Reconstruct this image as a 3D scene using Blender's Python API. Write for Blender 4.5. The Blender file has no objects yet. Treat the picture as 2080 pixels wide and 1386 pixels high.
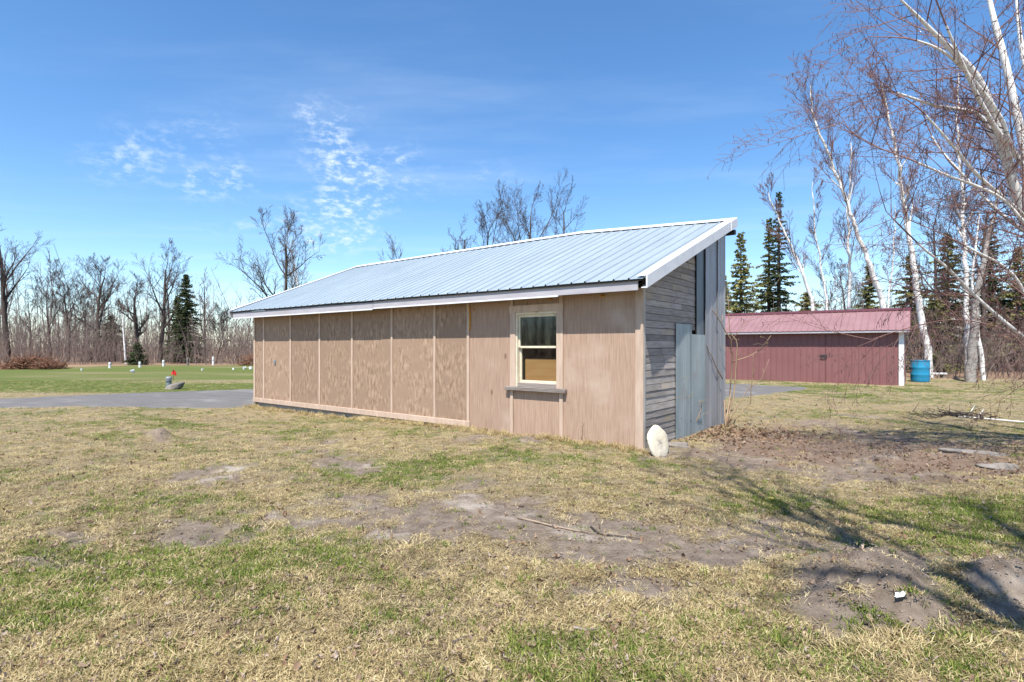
import bpy, bmesh, math, random
import numpy as np
from mathutils import Vector, Matrix

# ------------------------------------------------------------------ camera, sky, sun
scene = bpy.context.scene
col = scene.collection
F = 1130.0          # focal length in photo pixels (photo 2080 wide)
HZ = 705.0          # horizon row
CAMH = 1.45
cam_d = bpy.data.cameras.new('camera')
cam = bpy.data.objects.new('camera', cam_d)
col.objects.link(cam)
cam.location = (0, 0, CAMH)
cam.rotation_euler = (math.radians(90), 0, 0)
cam_d.sensor_width = 36.0
cam_d.lens = 36.0 * F / 2080.0
cam_d.shift_y = (HZ - 693.0) / 2080.0
cam_d.clip_start = 0.05
cam_d.clip_end = 3000.0
scene.camera = cam

SUN_EL = math.radians(61.0)
SUN_DIR = Vector((0.337, 0.942))            # horizontal direction the light travels
sun_az_from = math.atan2(-SUN_DIR.x, -SUN_DIR.y)   # azimuth of the sun from +Y, towards +X

world = bpy.data.worlds.new('World')
scene.world = world
world.use_nodes = True
wn = world.node_tree
wn.nodes.clear()
def wnode(t, **k):
    n = wn.nodes.new(t)
    for a, b in k.items():
        setattr(n, a, b)
    return n
w_out = wnode('ShaderNodeOutputWorld')
w_bg = wnode('ShaderNodeBackground')
w_bg.inputs['Strength'].default_value = 0.132
sky = wnode('ShaderNodeTexSky', sky_type='NISHITA')
sky.sun_disc = False
sky.sun_elevation = SUN_EL
sky.sun_rotation = sun_az_from
sky.air_density = 1.0
sky.dust_density = 0.3
sky.ozone_density = 3.5
sky.altitude = 300

def wmath(op, a, b=None, c=None):
    n = wnode('ShaderNodeMath', operation=op)
    for i, v in enumerate((a, b, c)):
        if v is None:
            continue
        if isinstance(v, (int, float)):
            n.inputs[i].default_value = v
        else:
            wn.links.new(v, n.inputs[i])
    return n.outputs[0]
tc = wnode('ShaderNodeTexCoord')
sep = wnode('ShaderNodeSeparateXYZ')
wn.links.new(tc.outputs['Generated'], sep.inputs[0])
dx, dy, dz = sep.outputs
zc = wmath('MAXIMUM', dz, 0.03)
comb = wnode('ShaderNodeCombineXYZ')
wn.links.new(wmath('DIVIDE', dx, zc), comb.inputs[0])
wn.links.new(wmath('DIVIDE', dy, zc), comb.inputs[1])
def wnoise(vec, scale, detail, rough, stretch=None):
    if stretch:
        mp = wnode('ShaderNodeMapping')
        mp.inputs['Scale'].default_value = stretch
        mp.inputs['Rotation'].default_value = (0, 0, 0.35)
        wn.links.new(vec, mp.inputs[0])
        vec = mp.outputs[0]
    n = wnode('ShaderNodeTexNoise')
    n.inputs['Scale'].default_value = scale
    n.inputs['Detail'].default_value = detail
    n.inputs['Roughness'].default_value = rough
    wn.links.new(vec, n.inputs['Vector'])
    return n.outputs['Fac']
def wramp(v, a, b):
    n = wnode('ShaderNodeMapRange', interpolation_type='SMOOTHSTEP')
    n.inputs[1].default_value = a
    n.inputs[2].default_value = b
    wn.links.new(v, n.inputs[0])
    return n.outputs[0]
yc = wmath('MAXIMUM', dy, 0.05)
u = wmath('DIVIDE', dx, yc)
v = wmath('DIVIDE', dz, yc)
# banks of small clouds in the sky ahead (directions)
banks = [(640, 235, 45, 25, .6), (690, 300, 50, 45, .75), (715, 385, 55, 50, .95), (690, 445, 75, 40, .95), (640, 480, 70, 22, .8),
         (250, 305, 60, 35, .6), (300, 360, 70, 22, .5), (410, 300, 60, 45, .5), (455, 365, 45, 25, .6), (380, 392, 50, 18, .5),
         (808, 318, 30, 28, .55), (540, 466, 75, 12, .7), (880, 365, 120, 26, .35)]
msum = None
for (px, py, rx, ry, st) in banks:
    a = wmath('MULTIPLY', wmath('SUBTRACT', u, (px - 1040) / F), F / rx / 1.25)
    b = wmath('MULTIPLY', wmath('SUBTRACT', v, (HZ - py) / F), F / ry / 1.25)
    r2 = wmath('ADD', wmath('MULTIPLY', a, a), wmath('MULTIPLY', b, b))
    g = wmath('MULTIPLY', wmath('POWER', 2.718, wmath('MULTIPLY', r2, -1.0)), st)
    msum = g if msum is None else wmath('ADD', msum, g)
msum = wmath('MULTIPLY', wmath('MINIMUM', msum, 1.0), wramp(dy, 0.05, 0.2))
puffs = wmath('MULTIPLY', wramp(wnoise(tc.outputs['Generated'], 46.0, 5.0, .65, (1.0, 1.0, 2.2)), .42, .74), wramp(wnoise(tc.outputs['Generated'], 11.0, 3.0, .5, (1.0, 1.0, 1.6)), .36, .60))
puff_m = wmath('MULTIPLY', msum, puffs)
cirrus = wmath('MULTIPLY', wramp(wnoise(comb.outputs[0], .55, 6.0, .55, (.8, 2.2, 1)), .45, .9), .28)
lowhaze = wmath('MULTIPLY', wramp(dz, .30, .0), .03)
cl = wmath('MINIMUM', wmath('ADD', wmath('ADD', wmath('MULTIPLY', puff_m, .9), cirrus), lowhaze), .9)
mix = wnode('ShaderNodeMix', data_type='RGBA')
wn.links.new(cl, mix.inputs[0])
hs = wnode('ShaderNodeHueSaturation')
hs.inputs['Saturation'].default_value = 1.18
wn.links.new(sky.outputs[0], hs.inputs['Color'])
wn.links.new(hs.outputs[0], mix.inputs[6])
mix.inputs[7].default_value = (4.6, 5.2, 5.9, 1)
wn.links.new(mix.outputs[2], w_bg.inputs['Color'])
wn.links.new(w_bg.outputs[0], w_out.inputs['Surface'])

sun_d = bpy.data.lights.new('sun', 'SUN')
sun_d.energy = 5.0
sun_d.angle = math.radians(0.53)
sun_d.color = (1.0, 0.955, 0.88)
sun = bpy.data.objects.new('sun', sun_d)
col.objects.link(sun)
ldir = Vector((SUN_DIR.x * math.cos(SUN_EL), SUN_DIR.y * math.cos(SUN_EL), -math.sin(SUN_EL)))
sun.rotation_euler = ldir.to_track_quat('-Z', 'Y').to_euler()
sun.location = (-5, -10, 20)

vs = scene.view_settings
vs.view_transform = 'Standard'
vs.look = 'None'
vs.exposure = 0.75
vs.gamma = 1.0
vs.use_curve_mapping = False

R = random.Random(11)
NR = np.random.RandomState(5)

# ------------------------------------------------------------------ helpers
def gp(px, py, z=0.0):
    """point of the photo that lies on the height z"""
    y = F * (CAMH - z) / (py - HZ)
    return Vector(((px - 1040) / F * y, y, z))
def at(px, py, depth):
    return Vector(((px - 1040) / F * depth, depth, CAMH + (HZ - py) / F * depth))

def tag(o, label=None, cat=None, group=None, kind=None):
    if label: o['label'] = label
    if cat: o['category'] = cat
    if group: o['group'] = group
    if kind: o['kind'] = kind
    return o
def empty(name, loc=(0, 0, 0), rz=0.0):
    o = bpy.data.objects.new(name, None)
    o.location = loc
    o.rotation_euler = (0, 0, rz)
    o.empty_display_size = .2
    col.objects.link(o)
    return o
def obj(name, me, mat=None, parent=None):
    o = bpy.data.objects.new(name, me)
    if mat is not None and not me.materials:
        me.materials.append(mat)
    col.objects.link(o)
    if parent is not None:
        o.parent = parent
    return o

class MB:
    """collects boxes, prisms and tubes and links them as one mesh"""
    def __init__(s):
        s.v = []; s.f = []; s.smooth = False
    def add(s, vs_, fs):
        n = len(s.v)
        s.v += [tuple(p) for p in vs_]
        s.f += [tuple(i + n for i in f) for f in fs]
        return s
    def box(s, x0, x1, y0, y1, z0, z1):
        return s.add([(x0, y0, z0), (x1, y0, z0), (x1, y1, z0), (x0, y1, z0), (x0, y0, z1), (x1, y0, z1), (x1, y1, z1), (x0, y1, z1)],
                     [(0, 3, 2, 1), (4, 5, 6, 7), (0, 1, 5, 4), (1, 2, 6, 5), (2, 3, 7, 6), (3, 0, 4, 7)])
    def prism(s, pts, axis, a0, a1):
        """closed outline pts (2-D) drawn out along axis from a0 to a1"""
        n = len(pts)
        def P(p, a):
            return {'x': (a, p[0], p[1]), 'y': (p[0], a, p[1]), 'z': (p[0], p[1], a)}[axis]
        vs_ = [P(p, a0) for p in pts] + [P(p, a1) for p in pts]
        fs = [tuple(range(n)), tuple(range(2 * n - 1, n - 1, -1))]
        for i in range(n):
            j = (i + 1) % n
            fs.append((i, i + n, j + n, j))
        return s.add(vs_, fs)
    def tube(s, pts, rad, n=8, cap=True):
        pts = [Vector(p) for p in pts]
        rings = []
        up = Vector((0.13, 0.21, 1)).normalized()
        for i, p in enumerate(pts):
            d = (pts[min(i + 1, len(pts) - 1)] - pts[max(i - 1, 0)]).normalized()
            a = d.cross(up)
            if a.length < .05: a = d.cross(Vector((1, 0, 0)))
            a.normalize(); b = d.cross(a)
            r = rad[i] if hasattr(rad, '__len__') else rad
            rings.append([p + (a * math.cos(2 * math.pi * k / n) + b * math.sin(2 * math.pi * k / n)) * r for k in range(n)])
        vs_ = [q for r_ in rings for q in r_]
        fs = []
        for i in range(len(pts) - 1):
            for k in range(n):
                fs.append((i * n + k, i * n + (k + 1) % n, (i + 1) * n + (k + 1) % n, (i + 1) * n + k))
        if cap:
            fs.append(tuple(range(n - 1, -1, -1)))
            fs.append(tuple(range((len(pts) - 1) * n, len(pts) * n)))
        return s.add(vs_, fs)
    def lathe(s, prof, n=24):
        vs_ = [(r * math.cos(2 * math.pi * k / n), r * math.sin(2 * math.pi * k / n), z) for r, z in prof for k in range(n)]
        fs = [(i * n + k, i * n + (k + 1) % n, (i + 1) * n + (k + 1) % n, (i + 1) * n + k) for i in range(len(prof) - 1) for k in range(n)]
        return s.add(vs_, fs)
    def mesh(s, name='mesh', smooth=None, bevel=0.0, recalc=True):
        me = bpy.data.meshes.new(name)
        me.from_pydata(s.v, [], s.f)
        if recalc or bevel:
            bm = bmesh.new(); bm.from_mesh(me)
            if recalc: bmesh.ops.recalc_face_normals(bm, faces=bm.faces)
            if bevel:
                bmesh.ops.bevel(bm, geom=list(bm.edges), offset=bevel, segments=1, affect='EDGES', clamp_overlap=True)
            bm.to_mesh(me); bm.free()
        if smooth:
            for p in me.polygons: p.use_smooth = True
        return me
    def build(s, name, mat, parent=None, **k):
        return obj(name, s.mesh(name, **k), mat, parent)

def np_mesh(name, V, Fc, smooth=False):
    """V (n,3) floats, Fc (m,k) ints"""
    me = bpy.data.meshes.new(name)
    V = np.ascontiguousarray(V, dtype=np.float32)
    Fc = np.ascontiguousarray(Fc, dtype=np.int32)
    k = Fc.shape[1]
    me.vertices.add(len(V)); me.vertices.foreach_set('co', V.ravel())
    me.loops.add(Fc.size); me.loops.foreach_set('vertex_index', Fc.ravel())
    me.polygons.add(len(Fc)); me.polygons.foreach_set('loop_start', np.arange(0, Fc.size, k, dtype=np.int32))
    if smooth:
        me.polygons.foreach_set('use_smooth', np.ones(len(Fc), dtype=bool))
    me.update(calc_edges=True)
    return me
def seg_mesh(name, P0, P1, R0, R1, sides=3):
    """independent tapered prisms, one for each segment"""
    P0 = np.asarray(P0, float); P1 = np.asarray(P1, float); R0 = np.asarray(R0, float); R1 = np.asarray(R1, float)
    d = P1 - P0
    L = np.linalg.norm(d, axis=1, keepdims=True) + 1e-9
    d = d / L
    P0 = P0 - d * R0[:, None] * .3
    P1 = P1 + d * R1[:, None] * .3
    ref = np.where(np.abs(d[:, 2:3]) < .9, np.array([[0, 0, 1.0]]), np.array([[1.0, 0, 0]]))
    a = np.cross(d, ref); a /= np.linalg.norm(a, axis=1, keepdims=True) + 1e-9
    b = np.cross(d, a)
    n = len(P0)
    V = np.empty((n, 2 * sides, 3))
    for k in range(sides):
        ang = 2 * math.pi * k / sides
        o = a * math.cos(ang) + b * math.sin(ang)
        V[:, k] = P0 + o * R0[:, None]
        V[:, sides + k] = P1 + o * R1[:, None]
    base = (np.arange(n) * 2 * sides)[:, None]
    fs = []
    for k in range(sides):
        j = (k + 1) % sides
        fs.append(base + np.array([[k, j, sides + j, sides + k]]))
    Fc = np.stack(fs, 1).reshape(-1, 4)
    return np_mesh(name, V.reshape(-1, 3), Fc, smooth=sides > 4)

# lattice noise
_L = NR.rand(256, 256)
def vnoise(x, y):
    xi = np.floor(x).astype(int); yi = np.floor(y).astype(int)
    fx = x - xi; fy = y - yi
    fx = fx * fx * (3 - 2 * fx); fy = fy * fy * (3 - 2 * fy)
    a = _L[xi & 255, yi & 255]; b = _L[(xi + 1) & 255, yi & 255]
    c = _L[xi & 255, (yi + 1) & 255]; d = _L[(xi + 1) & 255, (yi + 1) & 255]
    return (a * (1 - fx) + b * fx) * (1 - fy) + (c * (1 - fx) + d * fx) * fy
def fbm(x, y, f, oct=4, g=.5):
    s = 0; a = 1; t = 0
    for i in range(oct):
        s = s + a * vnoise(x * f + 17.3 * i, y * f + 9.1 * i); t += a
        a *= g; f *= 2.03
    return s / t
def sstep(x, a, b):
    t = np.clip((x - a) / (b - a), 0, 1)
    return t * t * (3 - 2 * t)

# ------------------------------------------------------------------ materials
def material(name, base, rough=.8, metal=0.0, spec=.3, vary=None, scale=8.0, stretch=(1, 1, 1), detail=5.0, bump=0.0, bscale=None,
             rnd=0.0, spots=None, tint=None, tscale=1.5, tfac=(.5, .75), coords='Object', bstretch=None):
    """base colour + noise towards 'vary' + large stains towards 'tint' + a lightness shift for each object"""
    m = bpy.data.materials.new(name); m.use_nodes = True
    nt = m.node_tree; bs = nt.nodes['Principled BSDF']
    bs.inputs['Roughness'].default_value = rough
    bs.inputs['Metallic'].default_value = metal
    bs.inputs['Specular IOR Level'].default_value = spec
    L = nt.links.new
    t = nt.nodes.new('ShaderNodeTexCoord')
    oi = nt.nodes.new('ShaderNodeObjectInfo')
    off = nt.nodes.new('ShaderNodeVectorMath'); off.operation = 'MULTIPLY_ADD'
    cx = nt.nodes.new('ShaderNodeCombineXYZ')
    L(oi.outputs['Random'], cx.inputs[0]); L(oi.outputs['Random'], cx.inputs[2])
    L(cx.outputs[0], off.inputs[0]); off.inputs[1].default_value = (37, 0, 53) if rnd else (0, 0, 0)
    L(t.outputs[coords], off.inputs[2])
    def noise(sc, st, det, rg=.6):
        mp = nt.nodes.new('ShaderNodeMapping'); mp.inputs['Scale'].default_value = st
        L(off.outputs[0], mp.inputs[0])
        n = nt.nodes.new('ShaderNodeTexNoise'); n.inputs['Scale'].default_value = sc
        n.inputs['Detail'].default_value = det; n.inputs['Roughness'].default_value = rg
        L(mp.outputs[0], n.inputs['Vector'])
        return n.outputs['Fac']
    def mixc(fac, a, b):
        x = nt.nodes.new('ShaderNodeMix'); x.data_type = 'RGBA'
        if isinstance(fac, float): x.inputs[0].default_value = fac
        else: L(fac, x.inputs[0])
        for i, c in ((6, a), (7, b)):
            if isinstance(c, tuple): x.inputs[i].default_value = (*c, 1)
            else: L(c, x.inputs[i])
        return x.outputs[2]
    def rng(v, a, b, o0=0.0, o1=1.0):
        x = nt.nodes.new('ShaderNodeMapRange'); x.interpolation_type = 'SMOOTHSTEP'
        x.inputs[1].default_value = a; x.inputs[2].default_value = b; x.inputs[3].default_value = o0; x.inputs[4].default_value = o1
        L(v, x.inputs[0]); return x.outputs[0]
    c = tuple(base)
    if vary: c = mixc(rng(noise(scale, stretch, detail), .3, .7), c, tuple(vary))
    if tint: c = mixc(rng(noise(tscale, (1, 1, 1), 6), tfac[0], tfac[1]), c, tuple(tint))
    if spots:
        sc_, lim, scol, sst = spots
        mp = nt.nodes.new('ShaderNodeMapping'); mp.inputs['Scale'].default_value = sst; L(off.outputs[0], mp.inputs[0])
        vo = nt.nodes.new('ShaderNodeTexVoronoi'); vo.inputs['Scale'].default_value = sc_; L(mp.outputs[0], vo.inputs['Vector'])
        c = mixc(rng(vo.outputs['Distance'], lim, lim * .4), c, tuple(scol))
    if rnd:
        h = nt.nodes.new('ShaderNodeHueSaturation')
        mr = nt.nodes.new('ShaderNodeMapRange'); mr.inputs[3].default_value = 1 - rnd; mr.inputs[4].default_value = 1 + rnd
        L(oi.outputs['Random'], mr.inputs[0]); L(mr.outputs[0], h.inputs['Value'])
        if isinstance(c, tuple): h.inputs['Color'].default_value = (*c, 1)
        else: L(c, h.inputs['Color'])
        c = h.outputs[0]
    if isinstance(c, tuple): bs.inputs['Base Color'].default_value = (*c, 1)
    else: L(c, bs.inputs['Base Color'])
    if bump:
        b = nt.nodes.new('ShaderNodeBump'); b.inputs['Strength'].default_value = 1.0; b.inputs['Distance'].default_value = bump
        L(noise(bscale or scale, bstretch or stretch, 6), b.inputs['Height']); L(b.outputs[0], bs.inputs['Normal'])
    return m
M = {}
M['ply'] = material('painted_plywood', (.43, .30, .22), .8, vary=(.31, .205, .145), scale=9, spots=(3.2, .10, (.19, .12, .08), (1, 1, .45)), stretch=(6, 6, .30), detail=7, bump=.0025, bscale=14,
                    bstretch=(7, 7, .25), rnd=.06, tint=(.46, .355, .28), tscale=1.1, tfac=(.5, .8))
M['ply_old'] = material('worn_plywood', (.45, .315, .22), .8, vary=(.22, .14, .09), scale=7, spots=(5, .10, (.40, .30, .22), (1, 1, .8)), stretch=(2.6, 2.6, .9), detail=9, bump=.0025, bscale=10,
                        bstretch=(5, 5, .6), rnd=.14, tint=(.31, .21, .145), tscale=2.4, tfac=(.42, .62))
M['trim'] = material('painted_trim', (.54, .41, .32), .75, vary=(.44, .325, .245), scale=5, stretch=(3, 3, .5), rnd=.05, bump=.0012, bscale=20)
M['corner'] = material('worn_corner_paint', (.50, .47, .42), .8, vary=(.38, .34, .30), scale=6, stretch=(2, 2, .5))
M['cream'] = material('cream_paint', (.68, .62, .48), .6, vary=(.58, .51, .38), scale=12)
M['weathered'] = material('weathered_wood', (.30, .26, .23), .9, vary=(.17, .14, .125), scale=6, stretch=(.5, .5, 9), detail=8, bump=.004, bscale=8,
                          bstretch=(.4, .4, 9), rnd=.12)
M['plank'] = material('weathered_siding', (.40, .36, .33), .9, vary=(.27, .235, .21), scale=5, stretch=(5, .7, 7), detail=8, bump=.003, bscale=6,
                      bstretch=(2, .5, 9), rnd=.28, tint=(.42, .35, .26), tscale=1.3, tfac=(.5, .75))
M['orange_ply'] = material('orange_board', (.72, .37, .14), .6, vary=(.62, .29, .10), scale=3, stretch=(.6, 1, 6), detail=5)
M['roof'] = material('roof_steel', (.33, .39, .43), .45, metal=.3, spec=.45, vary=(.38, .44, .475), scale=1.4, stretch=(4, .5, 1), rnd=.02)
M['white_metal'] = material('white_steel', (.72, .72, .73), .45, spec=.4, vary=(.64, .64, .66), scale=4)
M['fascia'] = material('grey_fascia', (.42, .405, .43), .55, vary=(.36, .34, .365), scale=6, stretch=(.5, 1, 2), tint=(.36, .33, .33), tscale=2)
M['black'] = material('black_foam', (.02, .02, .02), .9)
M['dark_metal'] = material('dark_metal', (.03, .03, .032), .5)
M['galv'] = material('galvanised_sheet', (.36, .41, .44), .42, metal=.55, spec=.5, vary=(.27, .32, .35), scale=2.5, stretch=(2, 2, .4), detail=6,
                     tint=(.30, .29, .29), tscale=2.2, tfac=(.55, .8))
M['galv_grey'] = material('grey_sheet', (.38, .38, .41), .5, metal=.4, spec=.4, vary=(.31, .31, .33), scale=3, stretch=(2, 2, .3), detail=6,
                          tint=(.25, .23, .22), tscale=1.8, tfac=(.58, .85), rnd=.05)
M['galv_dark'] = material('dark_galvanised', (.19, .22, .245), .5, metal=.4, vary=(.14, .165, .19), scale=2.5, stretch=(2, 2, .4))
M['concrete'] = material('concrete', (.36, .34, .32), .9, vary=(.27, .255, .24), scale=5, bump=.004)
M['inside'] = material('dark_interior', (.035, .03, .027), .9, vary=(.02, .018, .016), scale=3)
M['foam'] = material('orange_foam', (.55, .27, .03), .7, vary=(.45, .2, .02), scale=20, bump=.01)
M['maroon'] = material('maroon_steel', (.20, .085, .085), .5, spec=.4, vary=(.225, .10, .098), scale=.8, rnd=.02)
M['maroon_roof'] = material('maroon_roof_steel', (.245, .13, .13), .45, spec=.5, vary=(.285, .16, .158), scale=1.0, rnd=.03)
M['maroon_dark'] = material('maroon_trim', (.10, .032, .04), .5)
M['blue'] = material('blue_plastic', (.012, .20, .36), .45, spec=.45, vary=(.02, .24, .42), scale=3)
M['white_paint'] = material('white_paint', (.78, .78, .77), .6, vary=(.68, .67, .65), scale=6)
M['stone_pale'] = material('pale_stone', (.66, .59, .47), .9, vary=(.54, .46, .34), scale=7, bump=.012, bscale=12, tint=(.60, .55, .47), tscale=3)
M['rock'] = material('grey_rock', (.25, .22, .195), .95, vary=(.16, .14, .12), scale=5, bump=.02, bscale=6)
M['asphalt'] = material('asphalt', (.16, .15, .142), .9, vary=(.11, .104, .10), scale=3, stretch=(.4, 2.5, 1), tint=(.20, .188, .175), tscale=.8, tfac=(.5, .7), bump=.004, bscale=120)
M['red'] = material('red_plastic', (.55, .02, .02), .5)
M['yellow'] = material('yellow_foam', (.62, .45, .10), .8)
M['bark'] = material('grey_brown_bark', (.105, .082, .068), .95, vary=(.062, .048, .04), scale=12, stretch=(1, 1, .25), rnd=.12, bump=.01)
M['bark_grey'] = material('grey_birch_bark', (.36, .33, .30), .9, vary=(.20, .18, .165), scale=9, stretch=(1, 1, 3), bump=.01)
M['twig'] = material('bare_twigs', (.10, .076, .065), .9, vary=(.07, .052, .045), scale=2, rnd=.12)
M['twig_red'] = material('birch_twigs', (.22, .125, .11), .85, vary=(.15, .08, .072), scale=2)
M['brush'] = material('brush_stems', (.26, .20, .17), .95, vary=(.15, .105, .095), scale=.9, detail=3)
M['brush2'] = material('far_stems', (.24, .195, .17), .95, vary=(.15, .12, .105), scale=.5, detail=3)
M['dead_red'] = material('rusty_dead_foliage', (.25, .12, .07), .9, vary=(.15, .08, .055), scale=4)
M['needle'] = material('spruce_needles', (.045, .065, .026), .8, vary=(.075, .095, .034), scale=1.2, rnd=.1)
M['needle_y'] = material('pine_needles', (.24, .225, .07), .8, vary=(.13, .14, .045), scale=1.2, rnd=.12)
M['sapling'] = material('sapling_stems', (.34, .25, .16), .8, vary=(.25, .165, .11), scale=6)
M['bud'] = material('green_buds', (.26, .28, .07), .7)
M['stick'] = material('dry_stick', (.36, .28, .20), .9, vary=(.25, .18, .13), scale=9)

def birch_material():
    m = bpy.data.materials.new('birch_bark'); m.use_nodes = True
    nt = m.node_tree; bs = nt.nodes['Principled BSDF']; L = nt.links.new
    bs.inputs['Roughness'].default_value = .75
    t = nt.nodes.new('ShaderNodeTexCoord')
    mp = nt.nodes.new('ShaderNodeMapping'); mp.inputs['Scale'].default_value = (3, 3, 22)
    L(t.outputs['Object'], mp.inputs[0])
    n = nt.nodes.new('ShaderNodeTexNoise'); n.inputs['Scale'].default_value = 1.0; n.inputs['Detail'].default_value = 4
    L(mp.outputs[0], n.inputs['Vector'])
    r = nt.nodes.new('ShaderNodeValToRGB')
    r.color_ramp.elements[0].position = .27; r.color_ramp.elements[0].color = (.06, .05, .045, 1)
    r.color_ramp.elements[1].position = .34; r.color_ramp.elements[1].color = (.68, .65, .61, 1)
    e = r.color_ramp.elements.new(.75); e.color = (.80, .78, .74, 1)
    L(n.outputs['Fac'], r.inputs[0]); L(r.outputs[0], bs.inputs['Base Color'])
    return m
M['birch'] = birch_material()

def glass_material():
    m = bpy.data.materials.new('window_glass'); m.use_nodes = True
    nt = m.node_tree; nt.nodes.clear(); L = nt.links.new
    o = nt.nodes.new('ShaderNodeOutputMaterial'); mx = nt.nodes.new('ShaderNodeMixShader')
    tr = nt.nodes.new('ShaderNodeBsdfTransparent'); tr.inputs[0].default_value = (.82, .85, .84, 1)
    gl = nt.nodes.new('ShaderNodeBsdfGlossy'); gl.inputs['Roughness'].default_value = .03
    lw = nt.nodes.new('ShaderNodeLayerWeight'); pw_ = nt.nodes.new('ShaderNodeMath'); pw_.operation = 'POWER'; pw_.inputs[1].default_value = 4.0
    lw.inputs['Blend'].default_value = .5
    fr = nt.nodes.new('ShaderNodeMath'); fr.operation = 'MULTIPLY_ADD'; fr.inputs[1].default_value = .9; fr.inputs[2].default_value = .05
    L(lw.outputs['Facing'], pw_.inputs[0]); L(pw_.outputs[0], fr.inputs[0])
    L(fr.outputs[0], mx.inputs[0]); L(tr.outputs[0], mx.inputs[1]); L(gl.outputs[0], mx.inputs[2]); L(mx.outputs[0], o.inputs['Surface'])
    return m
M['glass'] = glass_material()

# ------------------------------------------------------------------ ground
def pix(x, y):
    """ground point to photo pixel, used to lay out the worn and green patches of the lawn"""
    yy = np.maximum(y, 1.2)
    return 1040 + F * x / yy, HZ + F * CAMH / yy
DIRT = [(960, 1040, 270, 50, 1.05), (1180, 1080, 260, 62, 1.1), (1480, 1100, 220, 46, .95), (1640, 912, 260, 48, 1.15), (1850, 940, 270, 48, .85),
        (620, 915, 95, 13, .8), (700, 938, 75, 12, .8), (470, 975, 150, 18, .55), (400, 1085, 120, 32, .6), (140, 1078, 100, 18, .7), (110, 1135, 60, 16, .7),
        (1775, 1190, 140, 95, 1.25), (2045, 1195, 100, 55, 1.25), (1040, 888, 120, 14, 1.0), (1340, 930, 60, 11, 1.0), (880, 1150, 90, 20, .6),
        (780, 1010, 140, 30, .45), (1330, 1180, 220, 40, .5), (1880, 1255, 120, 28, .6), (1540, 875, 50, 12, .8), (640, 1060, 150, 35, .4),
        (1160, 1230, 160, 30, .3), (1700, 980, 90, 14, .6), (860, 1210, 80, 18, .45)]
DIRT += [(322, 884, 26, 9, 1.3), (1350, 1010, 60, 14, .5)]
GREEN = [(280, 1165, 230, 50, .75), (60, 1230, 130, 60, .6), (420, 1130, 260, 60, .35), (330, 862, 260, 14, .5), (640, 885, 200, 14, .35), (820, 940, 220, 25, .4),
         (1240, 940, 200, 28, .4), (1600, 1010, 240, 30, .45), (1950, 1040, 200, 40, .6), (1800, 1110, 200, 25, .5), (1740, 840, 220, 10, .45), (1780, 793, 320, 7, .9),
         (1560, 772, 200, 5, .8), (300, 1260, 300, 60, .4), (1050, 1300, 400, 60, .2), (1900, 1310, 200, 60, .25), (780, 1160, 160, 30, .3), (480, 815, 60, 5, .5)]
def masks(x, y):
    px, py = pix(x, y)
    pxu, pyu = px, py
    wob = (fbm(x, y, 1.1, 4) - .5)
    px = px + wob * 160; py = py + (fbm(x + 31, y + 7, 1.3, 4) - .5) * 60
    front = sstep(y, 1.5, 2.2)
    d = np.zeros_like(x); g = np.zeros_like(x)
    for (a, b, rx, ry, s) in DIRT:
        qx, qy = (px, py) if s < 1.2 else (px + (pxu - px) * .8, py + (pyu - py) * .8)
        d = np.maximum(d, s * np.exp(-(((qx - a) / rx) ** 2 + ((qy - b) / ry) ** 2)))
    for (a, b, rx, ry, s) in GREEN:
        g = np.maximum(g, s * np.exp(-(((px - a) / rx) ** 2 + ((py - b) / ry) ** 2)))
    d = d * front; g = g * front
    n1 = fbm(x + 5, y + 3, .55, 4); n2 = fbm(x - 9, y + 12, 2.6, 4); n3 = fbm(x + 40, y - 22, 8.0, 3)
    dirt = sstep(d * 1.1 + (n2 - .5) * 1.0 + (n3 - .5) * .9 + (n1 - .5) * .6 + .07, .28, .78)
    green = sstep(g + (n1 - .5) * 1.0 + (n2 - .5) * 1.0 + (n3 - .5) * .5 + .17, .18, .85)
    # the mown field beyond the drive is greener, the woodland floor is litter
    field = sstep(y + .1 * x, 15.5, 17.0) * (1 - sstep(x, 3, 6))
    green = np.maximum(green, field * sstep(.85 + (fbm(x * .35, y, .25, 3) - .5) * 1.7, .2, .9))
    edge = 43.5 + (fbm(x, y, .15, 3) - .5) * 3
    edge = np.where(x > 8, 27.0 - .28 * (x - 15) + (fbm(x, y, .3, 3) - .5) * 2.0, edge)
    edge = np.where(x < -30, np.minimum(edge, 43.5 - (-30 - x) * 3.0), edge)
    litter = sstep(y, edge - .6, edge + .8)
    litter = np.maximum(litter, sstep(-x, 44, 46))
    px0, py0 = pix(x, y)
    rl = np.maximum(np.exp(-(((px0 - 1950) / 230) ** 2 + ((py0 - 935) / 45) ** 2)), np.exp(-(((px0 - 1640) / 260) ** 2 + ((py0 - 905) / 48) ** 2))) * front
    litter = np.maximum(litter, sstep(rl + (n2 - .5) * .8 + (n3 - .5) * .5, .35, .9) * .75)
    return dirt * (1 - field * .9), green, litter
MOUNDS = [gp(1775, 1200).to_tuple() + (.34, .38, .24), gp(1700, 1240).to_tuple() + (.20, .18, .05), gp(2050, 1200).to_tuple() + (.26, .24, .19),
          gp(322, 890).to_tuple() + (.20, .16, .17), gp(1040, 895).to_tuple() + (.65, .22, .05), gp(1930, 930).to_tuple() + (.9, .3, .07),
          gp(1945, 860).to_tuple() + (.30, .35, .10)]
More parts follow.
